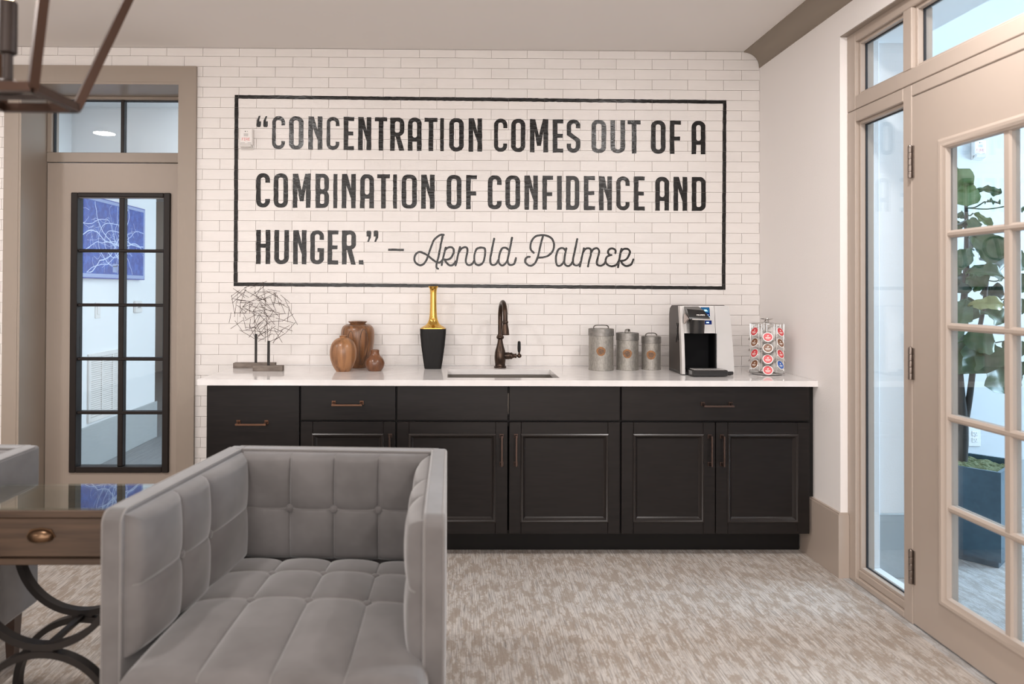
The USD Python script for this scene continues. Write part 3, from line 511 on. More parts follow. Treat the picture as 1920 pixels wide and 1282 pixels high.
# ------------------------------------------------------------------ the painted quotation
def rrect(w, h, r): return sbox(r, r, w - r, h - r).buffer(r, quad_segs=6)
def glyph(c, w, h):
    t, th = .0262, .0225
    if c in 'IH.': pass
    O = rrect(w, h, .036).difference(affinity.translate(rrect(w - 2 * t, h - 2 * th, .013), t, th)) if w > 2 * t + .004 else sbox(0, 0, w, h)
    B = lambda a, b, c_, d: sbox(a, b, c_, d)
    st = lambda x: sbox(x, 0, x + t, h)
    if c == 'O': return O
    if c == 'C': return O.difference(B(w / 2 + .004, h * .25, w + .01, h * .72))
    if c == 'G': return unary_union([O.difference(B(w / 2 + .004, h * .44, w + .01, h * .72)), B(w * .52, h * .36, w, h * .36 + th), B(w - t, th, w, h * .45)])
    if c == 'D':
        o = Polygon([(0, 0), (w - .036, 0), (w, .036), (w, h - .036), (w - .036, h), (0, h)])
        o = unary_union([sbox(0, 0, w * .5, h), rrect(w, h, .034)])
        return o.difference(affinity.translate(rrect(w - 2 * t, h - 2 * th, .011), t, th))
    if c == 'U': return unary_union([O, B(0, h * .3, t, h), B(w - t, h * .3, w, h)]).difference(B(t, h * .4, w - t, h + .01))
    if c == 'N': return unary_union([st(0), st(w - t), Polygon([(t * .9, h), (t * 1.15, h), (w - t * .95, h * .56), (w - t * .95, h * .26), (t * .9, h * .70)])])
    if c == 'M': return unary_union([st(0), st(w - t), Polygon([(t * .5, h), (t * 1.15, h), (w / 2, h * .50), (w - t * 1.15, h), (w - t * .5, h), (w / 2 + .4 * t, h * .19), (w / 2 - .4 * t, h * .19)])])
    if c == 'T': return unary_union([B(0, h - th, w, h), B(w / 2 - t / 2, 0, w / 2 + t / 2, h)])
    if c == 'I': return sbox(0, 0, w, h)
    if c == 'E': return unary_union([st(0), B(0, 0, w, th), B(0, h - th, w, h), B(0, h * .5 - th * .5, w * .93, h * .5 + th * .5)])
    if c == 'F': return unary_union([st(0), B(0, h - th, w, h), B(0, h * .46 - th * .5, w * .93, h * .46 + th * .5)])
    if c == 'H': return unary_union([st(0), st(w - t), B(0, h * .48, w, h * .48 + th)])
    if c == 'A':
        o = unary_union([rrect(w, h, .036), sbox(0, 0, w, h * .5)]).difference(unary_union([affinity.translate(rrect(w - 2 * t, h - th - h * .40, .013), t, h * .40), sbox(t, -1, w - t, h * .40 - th)]))
        return o
    if c in 'RB':
        up = unary_union([sbox(0, h * .43, w * .5, h), affinity.translate(rrect(w, h * .57, .034), 0, h * .43)]).difference(affinity.translate(rrect(w - 2 * t, h * .57 - 2 * th, .010), t, h * .43 + th))
        if c == 'R': return unary_union([up, st(0), Polygon([(w * .36, h * .46), (w * .70, h * .46), (w * 1.0, 0), (w - t * 1.05, 0)])])
        lo = unary_union([sbox(0, 0, w * .5, h * .53), rrect(w, h * .53, .034)]).difference(affinity.translate(rrect(w - 2 * t, h * .53 - 2 * th, .010), t, th))
        up = up.difference(sbox(0, 0, 0, 0)); return unary_union([up, lo, st(0)]).difference(affinity.translate(rrect(w - 2 * t, h * .50 - 2 * th, .010), t, th))
    if c == 'S':
        o = O.difference(B(w / 2, h * .52, w + .01, h * .74)).difference(B(-.01, h * .27, w / 2, h * .56)).difference(B(w / 2, h * .40, w + .01, h * .56))
        return unary_union([o, Polygon([(0, h * .60), (t, h * .60), (t * 1.2, h * .575), (w, h * .40), (w, h * .33), (w - t, h * .33), (w - t * 1.2, h * .37), (0, h * .53)])])
    if c == '.': return sbox(0, 0, w, w * .95)
    if c in '“”':
        q = []
        for k in (0, 1):
            p = Polygon([(0, .34), (.02, .62), (.20, 1.0), (.34, 1.0), (.24, .70), (.22, .52), (.38, .52), (.38, .12), (.32, 0), (.06, 0), (0, .12)])
            p = affinity.scale(p, w * .95, h * .335, origin=(0, 0))
            q.append(affinity.translate(p, k * w * .56, 0))
        g_ = unary_union(q)
        g_ = affinity.translate(g_, 0, h * .665)
        if c == '”': g_ = affinity.translate(affinity.rotate(g_, 180, origin=(w / 2, h * .8325)), 0, 0)
        return g_
    return sbox(0, 0, w, h)
faces = [sbox(x0 - .0002, z0 - .0002, x1 + .0002, z1 + .0002) for x0, z0, x1, z1 in cells]
ftree = STRtree(faces)
def on_bricks(g):
    """paint lies on the brick faces only: the joints between them stay open"""
    return unary_union([g.intersection(faces[i]) for i in ftree.query(g)])
def wobble(g, a=.0011):
    g = g.segmentize(.012)
    def f(x, y):
        p = np.stack([np.asarray(x) * 55, np.asarray(y) * 55, np.zeros(len(x))], 1)
        return np.asarray(x) + (meshkit.noise(p, 3) - .5) * 2 * a, np.asarray(y) + (meshkit.noise(p, 9) - .5) * 2 * a
    from shapely import transform
    return transform(g, lambda c: np.stack(f(c[:, 0], c[:, 1]), 1))
quote = thing('painted_quotation', 'black hand-painted quotation in a ruled frame on the white brick wall', 'lettering')
painted = []
def paint(name, g):
    g = on_bricks(wobble(g).buffer(0))
    for q in painted:
        if q.intersects(g): g = g.difference(q.buffer(.0004))
    painted.append(g)
    obj(name, xz(g, -.0007, .0005), 'paint_black', quote, None)
BL, TL, TR_, BR = (-1.2471, 1.3052), (-1.2481, 2.392), (1.5616, 2.3794), (1.5557, 1.2941)
outer = Polygon([BL, TL, TR_, BR]); inner = Polygon([(BL[0] + .0215, BL[1] + .0195), (TL[0] + .0215, TL[1] - .020), (TR_[0] - .0205, TR_[1] - .020), (BR[0] - .0205, BR[1] + .0195)])
paint('border', outer.difference(inner))
for c, x, z, w, h in LETTERS: paint('letter', affinity.translate(glyph(c, w, h), x, z))
for strokes in SCRIPT:
    paint('letter', unary_union([LineString(spline(s, 6) if len(s) > 2 else s).buffer(.0056 if len(s) > 2 else .0058, cap_style='flat' if len(s) == 2 else 'round') for s in strokes]))

# ------------------------------------------------------------------ small things on the walls
def text(t, h, d, x, y, z, center=True):
    m = meshkit.text_mesh(t, h, d); w_ = m.bounds[1][0] - m.bounds[0][0]
    v = m.vertices.copy(); m.vertices = np.stack([v[:, 0] - m.bounds[0][0] + x - (w_ / 2 if center else 0), y - v[:, 2], v[:, 1] + z], 1); m.fix_normals(); return m
def fire_strobe(name, label, loc):
    t = thing(name, label, 'fire alarm', loc)
    obj('body', box(-.0365, .0365, -.030, 0, .022, .115, .004), 'device_white', t)
    obj('base_plate', box(-.0365, .0365, -.010, 0, 0, .024, .003), 'device_white', t)
    obj('strobe_lens', hull([(-.031, -.030, .031), (.031, -.030, .031), (-.033, -.012, .004), (.033, -.012, .004), (-.028, -.040, .024), (.028, -.040, .024), (-.028, -.036, .012), (.028, -.036, .012)]), 'lens_clear', t)
    obj('lettering', text('FIRE', .0155, .0006, 0, -.030, .047), 'red_print', t, None)
    for i in range(5): obj('speaker_slot', box(-.0125 , .0125, -.0306, -.0295, .0715 + i * .0032, .0733 + i * .0032), 'device_grey', t, None)
    obj('indicator', dome(-.004, -.030, .0985, .0028, .0015, .0034), 'print_dark', t); obj('indicator', dome(.007, -.030, .0985, .0022, .001, .003), 'device_grey', t)
    obj('small_print', join([box(-.026, .026, -.0106, -.0095, .0065, .0085), box(-.030, -.006, -.0306, -.0295, .0335, .036), box(.010, .030, -.0306, -.0295, .0335, .036)]), 'device_grey', t, None)
fire_strobe('fire_strobe', 'white wall strobe marked with red capitals, beside the painted opening quotation mark', (-1.1738, 0, 2.0794))
fire_strobe('fire_strobe', 'white wall strobe marked with red capitals, above the potted tree', (3.155, .20, 2.082))
t = thing('wall_outlet', 'white double socket low on the wall behind the potted tree', 'socket', (3.133, .20, .418))
obj('plate', box(-.036, .036, -.006, 0, -.058, .058, .002), 'device_white', t)
for z in (.0195, -.0195):
    r_ = obj('receptacle', box(-.017, .017, -.009, -.006, z - .014, z + .014, .003), 'device_white', t)
    obj('slot', join([box(-.0075, -.0055, -.0095, -.008, z - .001, z + .007), box(.0055, .0075, -.0095, -.008, z - .001, z + .007), box(-.002, .002, -.0095, -.008, z - .009, z - .005)]), 'print_dark', r_, None)
obj('screw', dome(0, -.006, 0, .003, .001, .003), 'device_grey', t)

# ------------------------------------------------------------------ base cabinets
CF, CT, TK = -.61, .829, .112                                     # carcass front, carcass top, toe kick height
DF = -.63
def pull_h(parent, xc, zc, mat):
    """bar pull with flared square feet, lying"""
    L = .154
    feet = []
    for s in (-1, 1):
        x = xc + s * (L / 2 - .010)
        feet.append(hull([(x - .010, DF - .0005, zc - .010), (x + .010, DF - .0005, zc - .010), (x - .010, DF - .0005, zc + .010), (x + .010, DF - .0005, zc + .010), (x - .009, DF - .004, zc - .009), (x + .009, DF - .004, zc - .009), (x - .009, DF - .004, zc + .009), (x + .009, DF - .004, zc + .009)]))
        feet.append(hull([(x + i * .006 - s * .000, DF - .004, zc + k * .006) for i in (-1, 1) for k in (-1, 1)] + [(x - s * .002 + i * .0045, DF - .034, zc - .006 + k * .0045) for i in (-1, 1) for k in (-1, 1)]))
    b = box(xc - L / 2 + .004, xc + L / 2 - .004, DF - .038, DF - .029, zc - .0115, zc - .0025, .0015)
    obj('handle', join(feet + [b]), mat, parent, 30)
def pull_v(parent, xc, zt, zb, mat):
    out = []
    for z in (zt - .010, zb + .010):
        out.append(box(xc - .010, xc + .010, DF - .004, DF + .0, z - .010, z + .010, .001))
        out.append(hull([(xc + i * .007, DF - .004, z + k * .007) for i in (-1, 1) for k in (-1, 1)] + [(xc + i * .0045, DF - .033, z + k * .0045) for i in (-1, 1) for k in (-1, 1)]))
    out.append(box(xc - .0045, xc + .0045, DF - .037, DF - .028, zb + .003, zt - .003, .0015))
    obj('handle', join(out), mat, parent, 30)
def cabinet(x0, x1, label, fronts):
    c = thing('base_cabinet', label, 'cabinet')
    p = lambda *a, **k: box(*a, **k)
    obj('body', join([box(x0, x0 + .018, CF, -.012, TK, CT), box(x1 - .018, x1, CF, -.012, TK, CT), box(x0 + .018, x1 - .018, CF, -.012, TK, TK + .018), box(x0 + .018, x1 - .018, -.020, -.012, TK + .018, CT), box(x0 + .018, x1 - .018, CF, CF + .018, z_u0 - .03, z_u0 + .02), box(x0 + .018, x1 - .018, CF, CF + .018, CT - .04, CT)]), 'cabinet_dark', c, None)
    obj('toe_kick', box(x0, x1, -.515, -.505, 0.001, TK), 'cabinet_dark', c, None)
    for kind, a, b, za, zb, *h in fronts:
        if kind == 'drawer':
            d = obj('drawer_front', box(a, b, DF, CF, za, zb, .0022), 'cabinet_wood', c, 30)
        else:
            d = thing('door', None, None, parent=c)
            st = .0585
            obj('frame', join([box(a, a + st, DF, CF, za, zb, .0022), box(b - st, b, DF, CF, za, zb, .0022), box(a + st, b - st, DF, CF, za, za + st, .0015), box(a + st, b - st, DF, CF, zb - st, zb, .0015)]), 'cabinet_wood', d, 30)
            obj('panel', box(a + st + .004, b - st - .004, DF + .010, CF - .002, za + st + .004, zb - st - .004), 'cabinet_wood', d, None)
            pr = [(0, .006), (.001, -.004), (.006, -.0075), (.012, -.0055), (.016, .000), (.020, .006), (.026, .011)]
            v, f = [], []
            A0, A1, B0, B1 = a + st - .004, b - st + .004, za + st - .004, zb - st + .004
            for q, o in pr: v += [(A0 + q, DF + o, B0 + q), (A1 - q, DF + o, B0 + q), (A1 - q, DF + o, B1 - q), (A0 + q, DF + o, B1 - q)]
            for i in range(len(pr) - 1):
                for k in range(4):
                    q, w_ = i * 4 + k, i * 4 + (k + 1) % 4
                    f += [(q, w_, w_ + 4), (q, w_ + 4, q + 4)]
            obj('panel_moulding', T(v, f), 'cabinet_moulding', d, 30)
        if h:
            if h[0] == 'h': pull_h(d, h[1], h[2], h[3])
            else: pull_v(d, h[1], h[2], h[3], h[4])
G = .0035
z_d0, z_d1, z_u0, z_u1 = TK + .006, .653, .661, CT - .004
cabinet(-1.1795, -.7305, 'dark wood pull-out cabinet at the left end of the row, plain front', [('drawer', -1.1795 + G, -.7305 - G, z_d0, z_u1, 'h', -.9565, .6515, 'copper_bronze')])
cabinet(-.7305, -.2695, 'narrow dark wood cabinet with one drawer over one door, behind the armchair', [('drawer', -.7305 + G, -.2695 - G, z_u0, z_u1, 'h', -.502, .745, 'copper_bronze'), ('door', -.7305 + G, -.2695 - G, z_d0, z_d1, 'v', -.298, .597, .444, 'dark_pull')])
cabinet(-.2695, .8105, 'wide dark wood sink cabinet with two blank drawer fronts above two doors', [('drawer', -.2695 + G, .2695 - G, z_u0, z_u1), ('drawer', .2695 + G, .8105 - G, z_u0, z_u1), ('door', -.2695 + G, .2695 - G, z_d0, z_d1, 'v', .2365, .597, .444, 'dark_pull'), ('door', .2695 + G, .8105 - G, z_d0, z_d1, 'v', .3055, .597, .444, 'dark_pull')])
cabinet(.8105, 1.7265, 'dark wood cabinet at the right end with one wide drawer above two doors', [('drawer', .8105 + G, 1.7265 - G, z_u0, z_u1, 'h', 1.273, .743, 'dark_pull'), ('door', .8105 + G, 1.2685 - G * .5, z_d0, z_d1, 'v', 1.2395, .596, .444, 'dark_pull'), ('door', 1.2685 + G * .5, 1.7265 - G, z_d0, z_d1, 'v', 1.2985, .596, .444, 'dark_pull')])
struct('trim_6', box(1.7270, XR - .001, CF + .004, CF + .022, .2915, CT), 'cabinet_dark', 'dark filler strip between the last cabinet and the right wall', 'filler')

# worktop with the sink cut out
SX0, SX1, SY0, SY1 = -.026, .526, -.556, -.188
wt = thing('worktop', 'white quartz worktop along the brick wall with a sink cut-out', 'worktop')
pl = sbox(-1.213, -.655, XR - .001, -.001).difference(sbox(SX0, SY0, SX1, SY1).buffer(.0))
m = extr(pl, .0278); m.apply_translation((0, 0, CT + .0002)); lo = m
obj('slab', lo, 'quartz', wt, None)
obj('splash_bead', box(-1.18, XR - .002, -.006, -.001, CT + .028, CT + .034, .002), 'quartz', wt, 30)
sk = thing('sink', 'undermounted stainless steel sink below the bronze faucet', 'sink')
w_ = .012; zt, zb_ = CT - .001, CT - .19
obj('bowl', join([box(SX0 - w_, SX1 + w_, SY0 - w_, SY0 + .001, zb_, zt), box(SX0 - w_, SX1 + w_, SY1 - .001, SY1 + w_, zb_, zt), box(SX0 - w_, SX0 + .001, SY0, SY1, zb_, zt), box(SX1 - .001, SX1 + w_, SY0, SY1, zb_, zt), box(SX0 - w_, SX1 + w_, SY0 - w_, SY1 + w_, zb_ - .004, zb_)]), 'steel', sk, None)
obj('drain', move(lathe([(0, 0), (.045, 0), (.045, .003), (.036, .004), (.034, .001), (0, .001)], 32), .25, -.37, zb_), 'chrome', sk, 30)
# ------------------------------------------------------------------ things on the worktop
ZC = .8571
# two wire sculptures
def sculpture(label, x, y, rz, bx, post_dx, post_h, rad, cz, seed, n):
    t = thing('wire_sculpture', label, 'sculpture', (x, y, ZC), rz, 'pair of wire ball sculptures')
    obj('base', box(-bx / 2, bx / 2, -.022, .022, 0, .029, .0015), 'grey_wood', t)
    obj('post', box(post_dx - .006, post_dx + .006, -.006, .006, .029, post_h, .001), 'iron', t)
    r_ = np.random.default_rng(seed)
    obj('fork', tube([(post_dx - .004, 0, post_h - .012), (post_dx - .006, .0, post_h + .05), (post_dx - .014, .0, cz)], .0015, 6), 'rod_metal', t)
    for i in range(n):
        if i < 13:                                                   # rim rods close the outline
            a = i * 2 * PI / 13 + r_.uniform(-.1, .1); c = np.array([math.cos(a), .25 * (-1) ** i, math.sin(a)]) * rad * .93
            e = a + PI / 2 + r_.uniform(-.55, .55); d = np.array([math.cos(e), r_.uniform(-.2, .2), math.sin(e)])
        else:
            a = r_.uniform(0, 2 * PI); q = rad * .93 * math.sqrt(r_.uniform(0.0, .85)); c = np.array([q * math.cos(a), (-1) ** i * .45 * math.sqrt(max(rad ** 2 - q ** 2, 0)), q * math.sin(a)])
            e = r_.uniform(0, 2 * PI); d = np.array([math.cos(e), r_.uniform(-.3, .3), math.sin(e)])
        L = r_.uniform(.055, .105) * rad / .14; d /= np.linalg.norm(d)
        off = np.array([post_dx, 0, cz])
        obj('rod', tube([c - d * L / 2 + off, c + d * L / 2 + off], .0012, 5), 'rod_metal', t)
sculpture('wire ball sculpture on a post, the rear and taller one with the long base', -1.083, -.145, .03, .225, .005, .185, .148, .318, 5, 56)
sculpture('wire ball sculpture on a post, the front and lower one with the short base', -.972, -.285, .0, .155, .000, .158, .132, .285, 8, 54)
# three wooden vases
t = thing('wooden_vase', 'tall wide-shouldered wooden vase with dark looping grain, rear of the three', 'vase', (-.528, -.105, ZC), 0, 'wooden vases')
pv = [(0, 0), (.048, 0), (.056, .006), (.070, .040), (.083, .090), (.0905, .140), (.0920, .185), (.0880, .212), (.078, .229), (.062, .2375), (.048, .240), (.043, .243), (.0455, .247), (.0515, .2505), (.051, .254), (.040, .254), (.036, .240), (.05, .20), (.04, .05), (0, .02)]
def vsp(p):
    q = spline(p, 5); q[:, 1] = np.maximum(q[:, 1], .0002); return q
obj('body', lathe(vsp(pv)), 'vase_wood', t, 50)
def loop_grain(cx, cz, rx, rz, n=40):
    a = np.linspace(0, 2 * PI, n); rp = np.array(pv[:14])
    pts = []
    for q in a:
        x = cx + rx * math.cos(q); z = cz + rz * math.sin(q) 
        r = np.interp(z, rp[:, 1], rp[:, 0]) + .0006
        th = -PI / 2 + x / .09
        pts.append((r * math.cos(th), r * math.sin(th), z))
    return tube(pts, .0016, 5, False)
obj('grain_line', loop_grain(.047, .118, .025, .098), 'grain_dark', t, 40)
obj('grain_line', loop_grain(-.026, .135, .017, .070), 'grain_dark', t, 40)
t = thing('wooden_vase', 'egg-shaped pale wooden vase with a tiny neck, front left of the three', 'vase', (-.578, -.290, ZC), 0, 'wooden vases')
obj('body', lathe(vsp([(0, 0), (.034, 0), (.039, .004), (.055, .030), (.0670, .064), (.0705, .094), (.0685, .120), (.0605, .145), (.0460, .164), (.0290, .1745), (.0205, .1770), (.0190, .181), (.0215, .1855), (.0205, .187), (.013, .186), (.010, .17), (0, .16)])), 'vase_wood_pale', t, 50)
t = thing('wooden_vase', 'small round-bellied wooden vase with a notched collar, front right of the three', 'vase', (-.414, -.265, ZC), 0, 'wooden vases')
obj('body', lathe(vsp([(0, 0), (.032, 0), (.037, .004), (.0470, .019), (.0510, .037), (.0480, .054), (.0385, .070), (.0280, .081), (.0235, .090), (.0225, .100), (.0228, .109), (.0165, .1095), (.014, .09), (0, .08)])), 'vase_wood_dark', t, 50)
# black vase with gold neck (square in plan)
t = thing('bottle_vase', 'tall matt black tapering vase with a shiny gold neck, left of the sink', 'vase', (-.109, -.135, ZC))
def sq_loft(rows, n=48, pw=6.0):
    v, f = [], []
    for hw, z in rows:
        for k in range(n):
            a = 2 * PI * k / n + PI / 4 * 0
            c, s = math.cos(a), math.sin(a); r = hw / ((abs(c) ** pw + abs(s) ** pw) ** (1 / pw)); v.append((r * c, r * s, z))
    k0 = len(rows)
    for i in range(k0 - 1):
        for j in range(n):
            q, w2_ = i * n + j, i * n + (j + 1) % n; f += [(q, w2_, w2_ + n), (q, w2_ + n, q + n)]
    v += [(0, 0, rows[0][1]), (0, 0, rows[-1][1])]
    for j in range(n): f += [(len(v) - 2, (j + 1) % n, j), (len(v) - 1, (k0 - 1) * n + j, (k0 - 1) * n + (j + 1) % n)]
    return T(v, f)
obj('body', sq_loft([(.044, 0), (.0465, .003), (.055, .06), (.063, .12), (.069, .18), (.0705, .215), (.0695, .219)], pw=9), 'matte_black', t, 40)
obj('shoulder', sq_loft([(.0695, .2192), (.0695, .2225), (.066, .2235)], pw=9), 'gold', t, 30)
obj('neck', lathe(spline([(.066, .2236), (.058, .229), (.043, .237), (.031, .250), (.0235, .270), (.0195, .300), (.0180, .345), (.0175, .390), (.0180, .420), (.0205, .436), (.0265, .446), (.0275, .4485), (.0245, .4485), (.014, .43), (.012, .36)], 6)), 'gold', t, 60)
# bronze faucet
t = thing('faucet', 'oil-rubbed bronze gooseneck faucet with a side lever behind the sink', 'faucet', (.262, -.105, ZC))
obj('base_flange', lathe([(0, 0), (.0335, 0), (.0345, .003), (.034, .007), (.030, .010), (.029, .014), (0, .014)], 36), 'bronze', t, 30)
obj('body', lathe(spline([(.029, .014), (.0285, .022), (.0305, .040), (.0315, .062), (.0285, .090), (.0205, .118), (.0155, .140), (.0135, .155), (.0140, .160)], 5), 36), 'bronze', t, 60)
obj('collar', lathe(spline([(.012, .158), (.0175, .160), (.0205, .166), (.0205, .172), (.0170, .178), (.0150, .184), (.011, .186)], 4), 36), 'bronze', t, 40)
dx, dy = .10, -.995
neck = [(0, 0, .182), (0, 0, .26)]
for a in np.linspace(PI, 0, 22): 
    r = .082; q = r + r * math.cos(a); neck.append((q * dx, q * dy, .282 + r * 1.0 * math.sin(a)))
neck.append((2 * .082 * dx, 2 * .082 * dy, .262))
obj('neck', tube(neck, [.0125] * 2 + [.0125] * 23, 20), 'bronze', t, 50)
hx, hy = .164 * dx, .164 * dy
obj('spray_head', lathe(spline([(0, .250), (.0135, .266), (.0155, .262), (.0155, .256), (.0135, .250), (.0160, .235), (.0195, .215), (.0205, .200), (.0215, .198), (.0215, .193), (.018, .191), (0, .191)][1:], 3), 28, (hx, hy, 0)), 'bronze', t, 40)
hb = rot(lathe([(0, 0), (.0185, 0), (.0195, .004), (.0195, .026), (.0170, .030), (.0185, .033), (.0185, .040), (.0130, .046), (.0105, .056), (.0125, .060), (.0125, .066), (0, .070)], 28), PI / 2, (0, 1, 0))
obj('valve', move(hb, .024, 0, .066), 'bronze', t, 35)
lvr = [(.106, 0, .066), (.106, -.001, .078), (.1055, -.002, .092)]
lev = obj('lever', join([dome(.106, 0, .066, .0125, .0125, .0120), tube([(.106, 0, .066), (.105, 0, .090)], .0055, 14)]), 'bronze', t, 40)
obj('lever_grip', lathe(spline([(0, .086), (.0065, .088), (.0088, .100), (.0092, .115), (.0080, .138), (.0062, .146), (0, .148)], 4), 20, (.105, 0, 0)), 'matte_black', lev, 50)
# galvanised canisters
def canister(label, x, y, r, hb, hl, hh, turn):
    t = thing('canister', label, 'canister', (x, y, ZC), 0, 'galvanised canisters')
    obj('body', lathe([(0, 0), (r * .975, 0), (r * .985, .002), (r * .985, .006), (r * .965, .009), (r * .965, hb - .004), (r * .98, hb - .002), (r * .98, hb), (0, hb)], 56), 'galvanized', t, 35)
    ld = obj('lid', lathe([(r * .985, hb - .004), (r, hb - .003), (r, hb + hl - .003), (r * .99, hb + hl), (r * .955, hb + hl + .0005), (r * .94, hb + hl - .003), (0, hb + hl - .003)], 56), 'lid_metal', t, 35)
    w2 = r * .58; z = hb + hl - .004
    pts = spline([(-w2, 0, z), (-w2 - .001, 0, z + hh * .6), (-w2 + .010, 0, z + hh), (0, 0, z + hh + .001), (w2 - .010, 0, z + hh), (w2 + .001, 0, z + hh * .6), (w2, 0, z)], 5)
    hm = tube(pts, .0030, 8); hm.vertices *= (1, 2.2, 1)
    obj('handle', rot(hm, turn, (0, 0, 1)), 'lid_metal', ld, 40)
    # round rusted emblem on the front
    a = np.linspace(-1, 1, 15); er = .0245
    th0 = -PI / 2 - math.atan2(x - .0, 4.0 + y) * .0
    rings = []
    for name, rad, off, mt in (('emblem', er, .0010, 'rust'), ('emblem_center', er * .60, .0022, 'rust_dark')):
        v = [(0, 0)] + [(rad * k * math.cos(q) * (1 + .05 * math.sin(3 * q)), rad * k * math.sin(q)) for k in (.34, .67, 1.0) for q in np.linspace(0, 2 * PI, 28, endpoint=False)]
        f = [(0, 1 + j, 1 + (j + 1) % 28) for j in range(28)]
        for k in range(2):
            for j in range(28):
                q0, q1 = 1 + k * 28 + j, 1 + k * 28 + (j + 1) % 28; f += [(q0, q0 + 28, q1 + 28), (q0, q1 + 28, q1)]
        def wrap(R): return [(R * math.sin(px_ / R), -R * math.cos(px_ / R), hb * .555 + pz_) for px_, pz_ in v]
        n_ = len(v); P_ = wrap(r * .965 + off) + wrap(r * .965 - .001)
        F_ = f + [(b + n_, a_ + n_, c_ + n_) for a_, b, c_ in f]
        o0 = 1 + 2 * 28
        for j in range(28):
            q0, q1 = o0 + j, o0 + (j + 1) % 28; F_ += [(q0, q0 + n_, q1 + n_), (q0, q1 + n_, q1)]
        mm = rot(T(P_, F_), -math.atan2(x, 4.05 + y), (0, 0, 1)); mm.fix_normals(); rings.append(obj(name, mm, mt, t, 30))
canister('largest galvanised metal canister with a rusty round emblem, left of the three', .804, -.195, .0685, .189, .034, .022, .1)
canister('middle-sized galvanised metal canister, its lid handle turned sideways', .951, -.180, .0610, .164, .036, .022, 1.1)
canister('smallest galvanised metal canister, next to the coffee machine', 1.085, -.165, .0525, .148, .032, .021, .15)

# coffee machine
t = thing('coffee_machine', 'silver and black single-cup coffee machine with lit blue screens', 'coffee machine', (1.170, -.425, ZC))
W_, D_, HM = .264, .235, .356
side = Polygon([(.010, .0), (D_, .0), (D_, .300), (D_ - .012, .335), (D_ - .045, .352), (.070, HM), (.045, HM - .004), (.034, .335), (.012, .12), (.004, .03)])
cutp = side.difference(sbox(-.1, .016, .105, .2125))
obj('body', join([yz(side, .006, .012), yz(cutp, .018, .158), yz(side, .176, W_ - .022 - .176)]), 'machine_grey', t, 30)
for a, b in (((.075, .262), (.085, .235)), ((.095, .262), (.09, .225)), ((.085, .225), (.105, .16)), ((.09, .235), (.075, .17))):
    obj('cord_clip', bar((.0045, a[0], a[1]), (.0045, b[0], b[1]), .004), 'machine_black', t, None)
def frontpt(z): return float(np.interp(z, [0, .03, .12, .335, HM], [.004, .004, .012, .034, .045]))
def fpanel(x0, x1, z0, z1, proud, depth, mt, name, par=None, b=.002, n=6):
    zs = np.linspace(z0, z1, n); p, f = [], []
    prof_ = [(frontpt(z) - proud, z) for z in zs] + [(frontpt(z) - proud + depth, z) for z in zs[::-1]]
    return obj(name, yz(Polygon(prof_), x0, x1 - x0), mt, par or t, 30)
fpanel(0, .016, .004, .352, .010, .03, 'machine_silver', 'side_trim')
zs = np.linspace(.014, .353, 6); tp = [(frontpt(z) - .012, z) for z in zs] + [(D_ - .02, z) for z in zs[::-1]]
tk_ = yz(Polygon(tp), .178, W_ - .178); v = tk_.vertices; far = v[:, 0] > .22; v[far, 0] -= .014 * (v[far, 2] / HM) ** 1.5 - .003
obj('water_tank', tk_, 'machine_silver', t, 30)
fpanel(.017, .177, .212, .353, .008, .03, 'machine_silver', 'front_panel')
obj('cup_recess', join([box(.0185, .1755, .1035, .1045, .017, .212), box(.0185, .0195, .012, .104, .017, .212), box(.1745, .1755, .012, .104, .017, .212)]), 'machine_cavity', t, None)
obj('cup_recess_edge', box(.172, .178, -.004, .02, .012, .212), 'machine_black', t, None)
fpanel(.108, .152, .294, .345, .0095, .004, 'screen_dark', 'display')
fpanel(.109, .151, .316, .344, .0104, .002, 'screen_blue', 'display_area')
for z0, z1, x0, x1 in ((.325, .328, .116, .142), (.329, .334, .122, .136), (.3045, .3075, .115, .146), (.296, .299, .118, .150)):
    fpanel(x0, x1, z0, z1, .0115, .002, 'screen_white', 'display_text', n=2)
fpanel(.118, .160, .258, .278, .0095, .004, 'screen_dark', 'status_light'); fpanel(.132, .146, .264, .271, .0108, .002, 'screen_white', 'status_text', n=2)
# brew head
hd = obj('brew_head', hull([(.022, .03, .350), (.095, .03, .350), (.020, -.020, .338), (.104, -.030, .330), (.020, -.050, .300), (.120, -.062, .296), (.022, -.055, .286), (.124, -.064, .284), (.030, .02, .284), (.118, .02, .284)]), 'machine_black', t, 25)
obj('brew_cup_holder', hull([(.030 + .041 * (1 + math.cos(a)) * 1.0, -.020 + .030 * math.sin(a), z) for a in np.linspace(0, 2 * PI, 24) for z in (.284,)] + [(.034 + .037 * (1 + math.cos(a)), -.016 + .026 * math.sin(a), .214) for a in np.linspace(0, 2 * PI, 24)] + [(.03, .01, .284), (.11, .01, .284), (.036, .01, .216), (.104, .01, .216)]), 'machine_black', t, 30)
obj('lid_lever', hull([(.012, .005, .315), (.012, .005, .262), (.012, -.052, .288), (.020, .005, .315), (.020, .005, .262), (.020, -.052, .288)]), 'lever_pinkish', hd, None)
obj('handle_rim', hull([(.034, -.060, .290), (.122, -.072, .288), (.034, -.058, .284), (.122, -.070, .282), (.060, -.05, .282), (.120, -.05, .282)]), 'machine_silver', hd, None)
tm = meshkit.text_mesh('KEURIG', .0068, .0006, True); v = tm.vertices.copy(); kx = v[:, 0] - v[:, 0].min()
kx = kx * (.040 / kx.max())
head_pts = [(.022, .03, .350), (.095, .03, .350), (.020, -.020, .338), (.104, -.030, .330), (.020, -.050, .300), (.120, -.062, .296), (.022, -.055, .286), (.124, -.064, .284), (.030, .02, .284), (.118, .02, .284)]
